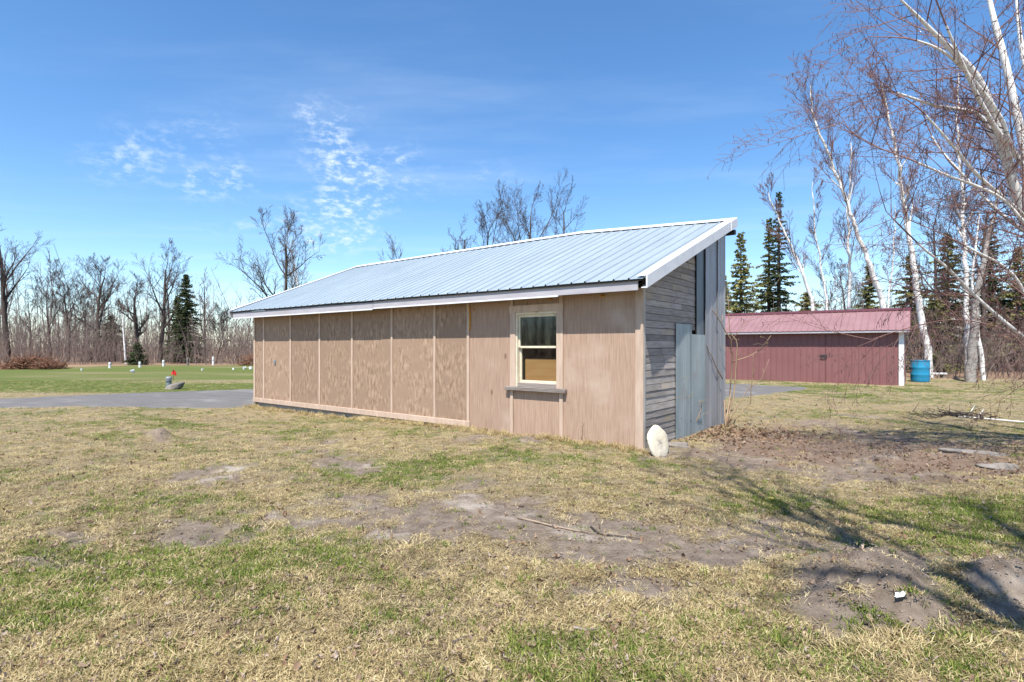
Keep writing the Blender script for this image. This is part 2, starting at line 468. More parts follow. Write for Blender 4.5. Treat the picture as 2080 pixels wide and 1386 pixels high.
def height(x, y):
    h = (fbm(x, y, .35, 3) - .5) * .05 + (fbm(x + 3, y + 8, 2.2, 3) - .5) * .03
    near = sstep(30 - y, 0, 15) * sstep(y, .5, 1.5)
    dirt, green, litter = masks(x, y)
    h = h + near * ((fbm(x + 7, y, 7, 4, .65) - .5) * .034 * (.5 + 1.1 * dirt) - .015 * dirt)
    for (mx, my, mz, rx, ry, hh) in MOUNDS:
        q = ((x - mx) / rx) ** 2 + ((y - my) / ry) ** 2
        h = h + hh * np.exp(-q ** 1.3) * (.45 + 1.1 * fbm(x + 2, y + 5, 7, 4, .65))
    # the ground falls a little away along the far half of the front wall
    tx = (x - 1.829) * -.789 + (y - 7.80) * .614
    sx = (x - 1.829) * .614 + (y - 7.80) * .789
    h = h - .10 * sstep(tx, 3.0, 9.5) * sstep(sx, -3.5, -.6) * sstep(16 - tx, 0, 4) * sstep(9 - sx, 0, 4)
    return h
def spaced(parts):
    out = []
    for a, b, st in parts:
        out.append(np.arange(a, b, st))
    return np.concatenate(out)
gx = spaced([(-900, -120, 60), (-120, -40, 5), (-40, -14, .8), (-14, -7, .14), (-7, 8, .05), (8, 16, .12), (16, 40, .8), (40, 120, 5), (120, 901, 60)])
gy = spaced([(-400, -40, 40), (-40, 0, 4), (0, 2, .25), (2, 10, .05), (10, 18, .10), (18, 50, .4), (50, 140, 5), (140, 1400, 60)])
GX, GY = np.meshgrid(gx, gy)
gxf, gyf = GX.ravel(), GY.ravel()
gz = height(gxf, gyf)
nx, ny = len(gx), len(gy)
idx = np.arange(nx * ny).reshape(ny, nx)
quads = np.stack([idx[:-1, :-1], idx[:-1, 1:], idx[1:, 1:], idx[1:, :-1]], -1).reshape(-1, 4)
gme = np_mesh('ground', np.stack([gxf, gyf, gz], 1), quads, smooth=True)
dm, gm, lm = masks(gxf, gyf)
for nm, arr in (('dirt', dm), ('green', gm), ('litter', lm)):
    at_ = gme.attributes.new(nm, 'FLOAT', 'POINT'); at_.data.foreach_set('value', arr.astype(np.float32))
def ground_material():
    m = bpy.data.materials.new('lawn_and_soil'); m.use_nodes = True
    nt = m.node_tree; bs = nt.nodes['Principled BSDF']; L = nt.links.new
    bs.inputs['Roughness'].default_value = .95; bs.inputs['Specular IOR Level'].default_value = .1
    t = nt.nodes.new('ShaderNodeTexCoord')
    def noise(sc, det=6, rg=.65, st=(1, 1, 1)):
        mp = nt.nodes.new('ShaderNodeMapping'); mp.inputs['Scale'].default_value = st; L(t.outputs['Object'], mp.inputs[0])
        n = nt.nodes.new('ShaderNodeTexNoise'); n.inputs['Scale'].default_value = sc; n.inputs['Detail'].default_value = det; n.inputs['Roughness'].default_value = rg
        L(mp.outputs[0], n.inputs['Vector']); return n.outputs['Fac']
    def rng(v, a, b):
        x = nt.nodes.new('ShaderNodeMapRange'); x.interpolation_type = 'SMOOTHSTEP'; x.inputs[1].default_value = a; x.inputs[2].default_value = b; L(v, x.inputs[0]); return x.outputs[0]
    def mixc(f, a, b):
        x = nt.nodes.new('ShaderNodeMix'); x.data_type = 'RGBA'; L(f, x.inputs[0])
        for i, c in ((6, a), (7, b)):
            if isinstance(c, tuple): x.inputs[i].default_value = (*c, 1)
            else: L(c, x.inputs[i])
        return x.outputs[2]
    def attr(n):
        a = nt.nodes.new('ShaderNodeAttribute'); a.attribute_name = n; return a.outputs['Fac']
    fine = noise(60, 5, .7); mid = noise(9, 6); big = noise(1.3, 4)
    straw = mixc(rng(fine, .3, .7), (.15, .115, .07), (.42, .34, .20))
    straw = mixc(rng(mid, .35, .75), straw, (.25, .20, .125))
    grn = mixc(rng(fine, .3, .7), (.06, .082, .02), (.165, .19, .055))
    soil = mixc(rng(mid, .3, .7), (.165, .128, .098), (.29, .23, .18))
    soil = mixc(rng(big, .52, .72), soil, (.43, .37, .31))
    soil = mixc(attr('litter'), soil, (.20, .135, .098))
    soil = mixc(rng(fine, .55, .8), soil, (.15, .118, .095))
    lit = mixc(rng(mid, .3, .7), (.21, .135, .088), (.38, .26, .17))
    lit = mixc(rng(fine, .45, .75), lit, (.12, .075, .05))
    c = mixc(attr('green'), straw, grn)
    c = mixc(attr('litter'), c, lit)
    c = mixc(attr('dirt'), c, soil)
    L(c, bs.inputs['Base Color'])
    b = nt.nodes.new('ShaderNodeBump'); b.inputs['Distance'].default_value = .035; b.inputs['Strength'].default_value = 1.0
    L(noise(38, 8, .7), b.inputs['Height']); L(b.outputs[0], bs.inputs['Normal'])
    return m
ground = tag(obj('ground', gme, ground_material()), kind='structure')

def hz(x, y):
    return float(height(np.array([float(x)]), np.array([float(y)]))[0])

# the asphalt drive: passes left to right behind the shed
near_e = [(-60, 6.0), (-40, 9.0), (-22, 11.6), (-12.06, 13.1), (-7.9, 13.95), (-6.2, 14.3), (-2, 14.9), (3, 15.4), (6.47, 15.9), (8.3, 17.3), (10.2, 19.2)]
far_e = [(-60, 8.9), (-40, 11.6), (-22, 14.0), (-14.1, 15.3), (-11.7, 17.4), (-8.9, 19.2), (-4, 20.3), (2, 21.2), (6, 21.8), (8.6, 21.7), (10.2, 19.6)]
def dense(pl, n=90):
    pl = np.array(pl, float); s = np.concatenate([[0], np.cumsum(np.linalg.norm(np.diff(pl, axis=0), axis=1))]); q = np.linspace(0, s[-1], n)
    return np.stack([np.interp(q, s, pl[:, 0]), np.interp(q, s, pl[:, 1])], 1)
na, fa = dense(near_e), dense(far_e)
na[:, 1] += (fbm(na[:, 0], na[:, 1], 1.5, 3) - .5) * .35
fa[:, 1] += (fbm(fa[:, 0], fa[:, 1], 1.2, 3) - .5) * .35
RV = []; nrow = 12
for i in range(len(na)):
    for k in range(nrow):
        f = k / (nrow - 1); p = na[i] * (1 - f) + fa[i] * f
        RV.append((p[0], p[1], 0))
RV = np.array(RV); RV[:, 2] = height(RV[:, 0], RV[:, 1]) + .045
RV[0::nrow, 2] -= .06; RV[nrow - 1::nrow, 2] -= .06
RF = [(i * nrow + k, (i + 1) * nrow + k, (i + 1) * nrow + k + 1, i * nrow + k + 1) for i in range(len(na) - 1) for k in range(nrow - 1)]
tag(obj('road', np_mesh('road', RV, np.array(RF)[:, ::-1] if False else np.array(RF), smooth=True), M['asphalt']), kind='structure')

# ------------------------------------------------------------------ the tan lean-to shed
P0 = Vector((1.829, 7.80, 0))
ROT = math.atan2(-.614, .789)
shed = empty('lean_to_shed', P0, ROT)
tag(shed, 'long tan plywood lean-to shed with pale blue metal roof and one window', 'shed')
LEN, DEP = 10.75, 3.42            # local x runs from -LEN (far end) to 0, local y from 0 (front) to DEP
def roof_z(t, s):
    """top of the roof at t metres left of the corner and s metres behind the front wall"""
    pk = np.interp(t, [-.2, 3.1, 11.5], [3.86, 4.03, 3.99])
    return 2.385 + (pk - 2.385) * (s + .30) / 3.97
def wall_top(t, s):
    return roof_z(t, s) - .10
# front wall: plywood panels
bat = [3.29, 4.13, 5.34, 6.63, 7.83, 9.04, 10.28, 10.75]
for a, b in zip(bat[:-1], bat[1:]):
    pm = MB().box(-b + .004, -a - .004, .0, .014, .14, 2.34)
    pn = pm.build('plywood_panel', M['ply_old'], shed)
def panel(t0, t1, z0, z1, y=.0):
    return MB().box(-t1, -t0, y, y + .014, z0, z1).build('plywood_panel', M['ply'], shed)
panel(.09, 1.335, -.06, 2.34)
panel(2.325, 3.285, -.06, 2.34)
panel(1.338, 2.322, -.06, .80, .004)
panel(1.338, 2.322, 2.02, 2.34, .004)
for i, t in enumerate(bat):
    w = .055 if i < 7 else .07
    MB().box(-t - w / 2, -t + w / 2, -.022, -.001, .145 if i else .14, 2.30).build('batten', M['trim'], shed, bevel=.003)
for (t0, t1) in ((3.245, 6.2), (6.204, 8.6), (8.604, 10.80)):
    MB().box(-t1, -t0, -.034, -.002, .035, .142).build('bottom_board', M['trim'], shed, bevel=.004)
MB().box(-LEN + .02, -3.3, .05, .25, -.4, .10).build('foundation', M['concrete'], shed)
MB().box(-3.3, -.02, .03, .25, -.4, -.05).build('foundation', M['concrete'], shed)
# corner boards
MB().box(-.10, .022, -.024, -.001, -.06, 2.28).build('corner_board', M['trim'], shed, bevel=.003)
MB().box(.001, .024, .0, .055, -.08, 2.32).build('corner_board', M['corner'], shed, bevel=.003)
# orange foam in the joint and under the eave
def blob(name, parent, c, sx, sy, sz, mat, seed, sub=2, rough=.35):
    bm = bmesh.new(); bmesh.ops.create_icosphere(bm, subdivisions=sub, radius=1.0)
    rr = random.Random(seed); ph = [rr.uniform(0, 6.28) for _ in range(6)]
    for v in bm.verts:
        k = 1 + rough * (.5 * math.sin(3.1 * v.co.x + ph[0]) * math.sin(2.7 * v.co.y + ph[1]) + .5 * math.sin(4.3 * v.co.z + ph[2] + 2 * v.co.x) + rr.uniform(-.15, .15))
        v.co = Vector((v.co.x * sx * k, v.co.y * sy * k, v.co.z * sz * k))
    me = bpy.data.meshes.new(name); bm.to_mesh(me); bm.free()
    for p in me.polygons: p.use_smooth = True
    o = obj(name, me, mat, parent); o.location = c
    return o
for (t, z, sx, sz, sd) in ((3.245, 1.93, .014, .20, 1), (3.25, 2.12, .012, .05, 2), (3.16, 2.10, .018, .018, 3), (.62, 2.20, .035, .02, 4), (1.55, 2.20, .03, .015, 5), (1.82, 2.012, .05, .012, 6)):
    blob('foam_sealant', shed, (-t, -.012, z), sx, .016, sz, M['foam'], sd)
# cable clip / outlet box on the far panel and a floodlight under the far eave
ob = MB().box(-.03, .03, -.03, 0, -.05, .05).build('outlet_box', M['galv'], shed, bevel=.006); ob.location = (-9.75, -.001, 1.08)
fl = MB().lathe([(.0, 0), (.03, 0), (.075, .10), (.07, .10), (.0, .03)], 14).build('floodlight', M['white_metal'], shed, smooth=True)
fl.location = (-LEN - .28, .10, 2.10); fl.rotation_euler = (math.radians(60), 0, math.radians(200))
fb = MB().tube([(0, 0, 0), (.1, .0, .03), (.27, 0, .06)], .015, 6).build('floodlight_arm', M['dark_metal'], shed); fb.location = (-LEN - .27, .10, 2.11)

# window
win = MB().box(-2.34, -2.235, -.028, -.001, .80, 2.13).build('window', M['trim'], shed, bevel=.003)
win_l = win
def wpart(nm, mat, *b, bev=.003):
    return MB().box(*b).build(nm, mat, win, bevel=bev)
wpart('window_trim', M['trim'], -1.425, -1.306, -.028, -.001, .80, 2.13)
wpart('window_trim', M['trim'], -2.36, -1.30, -.032, -.002, 2.015, 2.13)
wpart('window_trim', M['trim'], -2.34, -2.285, -.024, -.001, -.05, .735)
wpart('window_trim', M['trim'], -1.375, -1.31, -.024, -.001, -.05, .735)
wpart('window_trim', M['trim'], -2.34, -2.285, -.024, -.001, 2.13, 2.30)
wpart('window_trim', M['trim'], -1.375, -1.31, -.024, -.001, 2.13, 2.30)
wpart('window_frame', M['cream'], -2.235, -2.20, -.012, .10, .80, 2.015)
wpart('window_frame', M['cream'], -1.428, -1.40, .002, .10, .80, 2.015)
wpart('window_frame', M['cream'], -2.20, -1.43, -.012, .10, 1.975, 2.015)
sash_u = wpart('upper_sash', M['cream'], -2.20, -2.165, .02, .055, 1.44, 1.975)
for b in ((-1.45, -1.43, .02, .055, 1.44, 1.975), (-2.165, -1.465, .02, .055, 1.935, 1.975), (-2.165, -1.465, .015, .055, 1.43, 1.465)):
    wpart('sash_rail', M['cream'], *b)
for b in ((-2.20, -2.165, .06, .095, .86, 1.44), (-1.45, -1.43, .06, .095, .86, 1.44), (-2.165, -1.465, .06, .095, .86, .905)):
    wpart('sash_rail', M['cream'], *b)
wpart('window_pane', M['glass'], -2.165, -1.465, .034, .038, 1.465, 1.935, bev=0)
wpart('window_pane', M['glass'], -2.165, -1.465, .074, .078, .905, 1.43, bev=0)
wpart('inner_sill', M['weathered'], -2.20, -1.43, .0, .12, .80, .862)
wpart('window_sill', M['weathered'], -2.42, -1.24, -.075, .0, .735, .80, bev=.006)
wpart('orange_board', M['orange_ply'], -2.13, -1.40, .115, .13, .86, 1.255)

# gable wall of narrow weathered boards (local x = 0 plane), steel sheets at the back
z = -.06; k = 0
pr = random.Random(3)
while z < 3.3:
    hgt = pr.uniform(.088, .108)
    s_end = 1.17 if z < 1.72 else 2.06
    z1 = z + hgt - .006
    # the rake cuts the upper boards
    s_start = .056
    top_at = lambda s: float(wall_top(0, s)) - .02
    if top_at(s_start) < z1:
        s_start = (z1 + .12 - 2.385) / ((3.86 - 2.385) / 3.97) - .30
    if s_start < s_end - .05:
        joints = [s_start] + ([s_start + (s_end - s_start) * pr.uniform(.3, .7)] if pr.random() < .45 else []) + [s_end]
        for a, b in zip(joints[:-1], joints[1:]):
            dz_ = pr.uniform(-.004, .004)
            m = MB()
            x_out = .012 + pr.uniform(-.004, .004)
            a2 = a if a == s_start else a + .003
            zs = z1 if s_start == .056 else z1
            m.add([(-.012, a2, z), (-.012, b, z + dz_), (-.012, b, z1 + dz_), (-.012, a2 + (0 if s_start == .056 else .0), z1),
                   (x_out, a2, z), (x_out, b, z + dz_), (x_out * .6, b, z1 + dz_), (x_out * .6, a2, z1)],
                  [(0, 3, 2, 1), (4, 5, 6, 7), (0, 1, 5, 4), (1, 2, 6, 5), (2, 3, 7, 6), (3, 0, 4, 7)])
            m.build('siding_board', M['plank'], shed)
    z += hgt; k += 1
# backing behind the boards, following the rake
def gable_poly(x0, x1, s0, s1, zb, drop, name, mat):
    zt0, zt1 = float(roof_z(0, s0)) - drop, float(roof_z(0, s1)) - drop
    return MB().prism([(s0, zb), (s1, zb), (s1, zt1), (s0, zt0)], 'x', x0, x1).build(name, mat, shed)
gable_poly(-.05, -.014, .02, DEP - .02, -.3, .09, 'gable_sheathing', M['inside'])
def ribbed(s0, s1, zb, zt_fn, pitch, depth, x, name, mat, flat=.5):
    """vertical sheet steel with pressed ribs"""
    n = max(2, int((s1 - s0) / (pitch / 4)))
    V = []; Fq = []
    for i in range(n + 1):
        s = s0 + (s1 - s0) * i / n
        ph = (s - s0) / pitch % 1.0
        o = depth * (.5 + .5 * math.cos(2 * math.pi * ph)) if flat == .5 else (depth if ph < .12 else 0)
        xx = x + o + .006 * math.sin(s * 9)
        V += [(xx, s, zb + .02 * math.sin(s * 23)), (xx, s, zt_fn(s))]
        V += [(xx - .006, s, zb + .02 * math.sin(s * 23)), (xx - .006, s, zt_fn(s))]
    for i in range(n):
        a = i * 4; b = a + 4
        Fq += [(a, b, b + 1, a + 1), (a + 2, a + 3, b + 3, b + 2), (a, a + 2, b + 2, b), (a + 1, b + 1, b + 3, a + 3)]
    Fq += [(0, 1, 3, 2), (n * 4, n * 4 + 2, n * 4 + 3, n * 4 + 1)]
    return MB().add(V, Fq).build(name, mat, shed, recalc=True)
rk = lambda s: float(roof_z(0, s)) - .13
ribbed(1.15, 1.84, -.05, lambda s: 1.82, .068, .016, .022, 'steel_sheet', M['galv'])
ribbed(1.80, 2.50, -.05, lambda s: 1.66, .068, .016, .034, 'steel_sheet', M['galv'])
ribbed(2.05, 2.56, 1.60, rk, .60, .004, .026, 'steel_sheet', M['galv_dark'], flat=1)
ribbed(2.45, 3.06, -.05, rk, .30, .014, .044, 'steel_sheet', M['galv_grey'], flat=1)
ribbed(3.04, 3.49, -.04, rk, .225, .014, .060, 'steel_sheet', M['galv_grey'], flat=1)
MB().box(.024, .04, 2.040, 2.048, 1.66, 3.05).build('sheet_edge', M['black'], shed)
# other walls, floor
MB().box(-LEN, .0, DEP, DEP + .03, -.3, 3.78).build('back_wall', M['galv_grey'], shed)
MB().prism([(0.0, -.3), (DEP, -.3), (DEP, 3.75), (0.0, 2.30)], 'x', -LEN, -LEN + .03).build('end_wall', M['ply'], shed)
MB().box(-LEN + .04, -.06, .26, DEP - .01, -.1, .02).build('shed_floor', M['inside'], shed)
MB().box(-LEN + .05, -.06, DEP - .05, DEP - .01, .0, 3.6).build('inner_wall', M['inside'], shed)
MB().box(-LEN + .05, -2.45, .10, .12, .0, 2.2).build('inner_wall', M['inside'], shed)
# roof: sheets with ribs every 9 inches
roof = empty('roof', (0, 0, 0)); roof.parent = shed
RIB = .2286
T0, T1 = -.20, 11.44
npan = int(math.ceil((T1 - T0) / (RIB * 4)))
for i in range(npan):
    a = T0 + i * RIB * 4; b = min(T1, a + RIB * 4)
    prof = []
    n = int(round((b - a) / RIB)) or 1
    for kx in range(n):
        c0 = a + kx * RIB
        prof += [(c0, 0), (c0 + .008, .021), (c0 + .026, .021), (c0 + .036, 0)]
        for ms in (.10, .165):
            prof += [(c0 + ms - .01, 0), (c0 + ms, .0035), (c0 + ms + .01, 0)]
    prof.append((b, 0))
    rs = [-.335] + list(np.linspace(0, 3.4, 7)) + [3.66]
    V = []; Fq = []
    lift = .002 * (i % 2)
    for s in rs:
        for (t, h) in prof:
            V.append((-t, s, float(roof_z(t, s)) + h + lift + .004 * math.sin(t * 2.1 + s * 1.7)))
        for (t, h) in prof:
            V.append((-t, s, float(roof_z(t, s)) + h + lift - .004 + .004 * math.sin(t * 2.1 + s * 1.7)))
    m_ = len(prof)
    for r_ in range(len(rs) - 1):
        for q in range(m_ - 1):
            o = r_ * 2 * m_ + q; p = o + 2 * m_
            Fq.append((o, o + 1, p + 1, p)); Fq.append((o + m_, p + m_, p + m_ + 1, o + m_ + 1))
    for q in range(m_ - 1):
        Fq.append((q, q + m_, q + m_ + 1, q + 1))
    MB().add(V, Fq).build('roof_sheet', M['roof'], roof)
def strip(name, mat, t0, t1, s0, s1, zo0, zo1, parent=roof, n=8):
    """a board that follows the roof plane"""
    V = []; Fq = []
    for i in range(n + 1):
        f = i / n
        t = t0 + (t1 - t0) * f
        for (s, zo) in ((s0, zo0), (s1, zo0), (s1, zo1), (s0, zo1)):
            V.append((-t, s, float(roof_z(t, s)) + zo))
    for i in range(n):
        for k in range(4):
            a = i * 4 + k; b = i * 4 + (k + 1) % 4
            Fq.append((a, b, b + 4, a + 4))
    Fq += [(3, 2, 1, 0), (n * 4, n * 4 + 1, n * 4 + 2, n * 4 + 3)]
    return MB().add(V, Fq).build(name, mat, parent)
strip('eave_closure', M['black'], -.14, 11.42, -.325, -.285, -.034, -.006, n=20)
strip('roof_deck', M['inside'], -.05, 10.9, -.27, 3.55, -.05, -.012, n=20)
# fascia boards with bright lower lip
for (t0, t1, dzf) in ((-.07, 5.55, 0), (5.56, 11.30, -.018)):
    strip('fascia', M['fascia'], t0, t1, -.302, -.278, -.165 + dzf, -.036 + dzf)
    strip('fascia_lip', M['white_metal'], max(t0, 1.2) + .01, t1, -.312, -.20, -.182 + dzf, -.164 + dzf)
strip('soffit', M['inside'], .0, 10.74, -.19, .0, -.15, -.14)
# rake trims
for (nm, ta, tb, s0, s1) in (('rake_trim', -.225, -.205, -.335, 3.36), ('rake_trim', -.232, -.212, 3.34, 3.72)):
    strip(nm, M['white_metal'], ta, tb, s0, s1, -.135, .03, n=1)
    strip('rake_flange', M['white_metal'], ta, tb + .14, s0, s1, .03, .036, n=1)
strip('rake_edge', M['white_metal'], -.205, -.12, -.30, 3.50, -.142, -.132, n=1)
strip('rake_trim', M['white_metal'], 11.44, 11.46, -.335, 3.70, -.135, .03, n=1)
strip('rake_flange', M['white_metal'], 11.30, 11.46, -.335, 3.70, .03, .036, n=1)
strip('rake_soffit', M['fascia'], 10.76, 11.44, -.26, 3.4, -.10, -.06, n=1)
# ridge caps
for (t0, t1) in ((-.225, 3.05), (3.02, 6.0), (5.98, 9.0), (8.98, 11.46)):
    strip('ridge_cap', M['white_metal'], t0, t1, 3.52, 3.70, .028 + .004 * (t0 > 3), .040 + .004 * (t0 > 3))
    strip('ridge_skirt', M['white_metal'], t0, t1, 3.70, 3.715, -.13, .040)
gt = MB().tube([(.02, 3.62, 3.62), (.20, 3.62, 3.62)], .05, 10).build('gutter_pipe', M['dark_metal'], shed, smooth=False)
gt.location = (.02, .0, .0)

# ------------------------------------------------------------------ leaning pale stone disc
def disc():
    m = MB(); n = 28
    prof = [(.0, .055), (.12, .058), (.20, .05), (.235, .03), (.245, 0), (.235, -.03), (.20, -.05), (.12, -.058), (.0, -.055)]
    V = []; Fq = []
    rr = random.Random(8)
    for (r, h) in prof:
        for k in range(n):
            a = 2 * math.pi * k / n
            q = r * (1 + .05 * math.sin(2 * a + 1) + .03 * math.sin(5 * a))
            V.append((q * math.cos(a) * .95, h + .006 * math.sin(7 * a + r * 30), q * math.sin(a)))
    for i in range(len(prof) - 1):
        for k in range(n):
            Fq.append((i * n + k, i * n + (k + 1) % n, (i + 1) * n + (k + 1) % n, (i + 1) * n + k))
    return m.add(V, Fq)
ds = disc().build('stone_disc', M['stone_pale'], None, smooth=True)
pd = gp(1337, 922)
ds.location = (pd.x, pd.y, .155); ds.scale = (.95, .6, 1.0); ds.rotation_euler = (math.radians(-17), math.radians(8), math.radians(40))
tag(ds, 'pale round stone disc leaning against the near corner of the tan shed', 'stone')

# ------------------------------------------------------------------ maroon shed
A = gp(1838, 783); Bp = gp(1440, 766.5)
A.z = 0; Bp.z = 0
dv = Vector((-.812, .584, 0)).normalized()
mrot = math.atan2(-dv.y, -dv.x)          # local +x runs to the right end, local y away from the camera
ms = empty('maroon_shed', A, mrot)
tag(ms, 'low maroon ribbed steel shed with matching gable roof and white corner post', 'shed')
MLEN = 9.0; MDEP = 4.0
def vsheet(x0, x1, y, z0, z1, mat, name, parent, nrib=4):
    V = []; Fq = []; pf = []
    w = (x1 - x0) / nrib
    for i in range(nrib):
        c = x0 + i * w
        pf += [(c, 0), (c + .012, -.02), (c + .035, -.02), (c + .047, 0), (c + w * .45, 0), (c + w * .48, -.004), (c + w * .55, -.004), (c + w * .58, 0)]
    pf.append((x1, 0))
    for zz in (z0, z1):
        V += [(x, y + o, zz) for x, o in pf]
        V += [(x, y + o + .008, zz) for x, o in pf]
    n = len(pf)
    for i in range(n - 1):
        Fq += [(i, i + 1, 2 * n + i + 1, 2 * n + i), (n + i, 3 * n + i, 3 * n + i + 1, n + i + 1)]
    return MB().add(V, Fq).build(name, mat, parent)
i = 0
xx = -.12
while xx > -MLEN:
    x0 = xx - .915
    vsheet(x0, xx, 0.0 - .003 * (i % 2), -.05, 2.05, M['maroon'], 'wall_sheet', ms, 4)
    xx = x0; i += 1
MB().box(-.19, -.02, -.055, .06, -.06, 2.06).build('corner_post', M['white_paint'], ms, bevel=.006)
MB().box(-.02, .0, .061, MDEP, -.06, 2.06).build('end_wall', M['maroon'], ms)
MB().prism([(0.06, 2.06), (MDEP, 2.06), (MDEP / 2 + .0, 2.90)], 'x', -.02, .0).build('end_gable', M['maroon'], ms)
MB().box(-MLEN, -.2, .02, MDEP, -.06, 2.04).build('wall_core', M['maroon_dark'], ms)
mroof = empty('roof', (0, 0, 0)); mroof.parent = ms
def mz(y):
    return 2.09 + (y + .32) * (2.99 - 2.09) / 2.32
xx = .16; i = 0
while xx > -MLEN:
    x0 = xx - .915
    V = []; Fq = []; pf = []
    for kx in range(4):
        c = x0 + kx * .2286
        pf += [(c, 0), (c + .01, .022), (c + .03, .022), (c + .04, 0)]
    pf.append((xx, 0))
    for sgn in (1, -1):
        V = []; Fq = []
        rows = [-.32, 0, 1.0, 2.0]
        for yy in rows:
            Y = yy if sgn > 0 else MDEP - yy
            V += [(x, Y, mz(yy) + h + .003 * (i % 2)) for x, h in pf]
            V += [(x, Y, mz(yy) + h - .006 + .003 * (i % 2)) for x, h in pf]
        n = len(pf)
        for r_ in range(3):
            for q in range(n - 1):
                o = r_ * 2 * n + q; p = o + 2 * n
                Fq += [(o, o + 1, p + 1, p), (o + n, p + n, p + n + 1, o + n + 1)]
        for q in range(n - 1):
            Fq.append((q, q + n, q + n + 1, q + 1))
        MB().add(V, Fq).build('roof_sheet', M['maroon_roof'], mroof)
    xx = x0; i += 1
MB().prism([(1.78, mz(1.78) + .026), (2.0, mz(2.0) + .032), (2.22, mz(1.78) + .026), (2.22, mz(1.78) + .045), (2.0, mz(2.0) + .06), (1.78, mz(1.78) + .045)], 'x', -MLEN - .1, .19).build('ridge_cap', M['maroon_dark'], mroof)
for sgn in (1, -1):
    y0, y1 = (-.33, 2.0) if sgn > 0 else (MDEP + .33, 2.0)
    MB().prism([(y0, mz(-.33) - .13), (y1, mz(2.0) - .13), (y1, mz(2.0) + .02), (y0, mz(-.33) + .02)], 'x', .165, .185).build('rake_board', M['maroon_dark'], mroof)
MB().box(-MLEN, -2.9, -.30, -.28, 2.0, 2.075).build('fascia', M['fascia'], mroof)
MB().box(-2.896, .15, -.30, -.28, 2.0, 2.075).build('fascia', M['fascia'], mroof)
MB().box(-MLEN, .14, -.275, -.0, 2.02, 2.035).build('soffit', M['maroon_dark'], mroof)
dr = MB().box(-.022, .022, -.01, 0, 0, 1.95).build('door', M['maroon_dark'], ms); dr.location = (-2.62, -.021, .0)
dr.scale = (.35, 1, 1)
hd = MB().box(-.13, .10, -.06, -.012, -.06, .06).build('door_latch', M['dark_metal'], dr, bevel=.02); hd.location = (-.15, 0, 1.08); hd.scale = (1 / .35 * 1.1, 1, .9)

# ------------------------------------------------------------------ barrel, plank, field markers, well pipe
pb = gp(1869, 776)
br = empty('plastic_barrel', pb)
tag(br, 'blue plastic barrel standing beside the right end of the maroon shed', 'barrel')
rb = .33; hb = .90
MB().lathe([(0, 0), (rb * .93, 0), (rb * .97, .03), (rb, .10), (rb * 1.0, .28), (rb * 1.025, .30), (rb * 1.0, .32), (rb * 1.0, .58), (rb * 1.025, .60), (rb, .62), (rb, .82), (rb * .97, hb - .02), (rb * .95, hb), (rb * .9, hb - .005), (rb * .88, hb - .04), (0, hb - .04)], 28).build('barrel_body', M['blue'], br, smooth=True)
MB().lathe([(rb * .96, hb - .035), (rb * 1.02, hb - .03), (rb * 1.02, hb + .005), (rb * .95, hb + .01)], 28).build('barrel_rim', M['blue'], br, smooth=True)
pw = gp(1903, 768)
wb = empty('white_bench', pw, .15)
tag(wb, 'low white plank bench on the ground right of the blue barrel', 'bench')
MB().box(-.45, .45, -.12, .12, .17, .24).build('plank', M['white_paint'], wb, bevel=.006)
for s in (-.3, .3):
    MB().box(s - .05, s + .05, -.09, .09, -.03, .168).build('leg', M['weathered'], wb)
for (px, py, hpx) in ((223, 748, 11), (284, 747, 11), (332, 745, 13), (433, 742, 17), (381, 743, 16)):
    p = gp(px, py); p.z = hz(p.x, p.y)
    h = max(.4, hpx / F * p.y)
    grey = px == 381
    mk = empty('marker_post', p)
    tag(mk, {223: 'short white marker post at the field edge, leftmost of the row', 284: 'short white marker post right beside the small spruce', 332: 'white marker post between the small spruce and the tall spruce',
             433: 'tall white marker post at the field edge nearest the tan shed', 381: 'grey wooden stump post at the field edge below the tall spruce'}[px], 'post', 'marker posts along the field edge')
    MB().lathe([(.0, -.1), (.075, -.1), (.075, h - .02), (.06, h), (0, h)], 10).build('post', M['weathered'] if grey else M['white_paint'], mk)
    MB().lathe([(.08, h * .55), (.085, h * .56), (.085, h * .62), (.08, h * .63)], 10).build('band', M['galv'] if not grey else M['dark_metal'], mk)
for n_, (px, py, lab) in enumerate(((166, 753, 'small white bucket lying at the far left of the green field'), (270, 758, 'white bucket out in the middle of the green field'), (411, 753, 'tiny white pot lying left of the far marker post'), (474, 752, 'tiny pale pot in the grass left of the two white pots'), (496, 751, 'left one of two white pots by the far shed corner'), (509, 751, 'white pot closest to the far corner of the tan shed'))):
    p = gp(px, py); p.z = hz(p.x, p.y)
    r = .10 if px > 480 or px == 270 else .07
    bk = empty('white_pot', p); tag(bk, lab, 'pot', 'white pots in the field')
    MB().lathe([(0, 0), (r * .8, 0), (r, r * 1.5), (r * 1.08, r * 1.5), (r * 1.08, r * 1.7), (r * .95, r * 1.7), (r * .8, r * .2), (0, r * .2)], 12).build('pot', M['white_paint'], bk, smooth=False)
    bk.rotation_euler = (R.uniform(-.4, .4), R.uniform(-.4, .4), 0)
pwp = gp(343, 788); pwp.z = hz(pwp.x, pwp.y)
wl = empty('well_pipe', pwp)
tag(wl, 'grey capped well pipe standing in the grass behind the grey boulder', 'pipe')
MB().lathe([(0, -.1), (.085, -.1), (.085, .30), (.0, .30)], 16).build('casing', M['galv'], wl)
MB().lathe([(0, .30), (.105, .30), (.105, .37), (.09, .385), (0, .39)], 16).build('cap', M['galv_grey'], wl)
MB().lathe([(.086, .20), (.096, .20), (.096, .23), (.086, .23)], 16).build('collar', M['dark_metal'], wl)
pbo = gp(353, 791); pbo.z = hz(pbo.x, pbo.y)
bo = blob('boulder', None, pbo + Vector((0, 0, .05)), .34, .22, .13, M['rock'], 21, 3, .2)
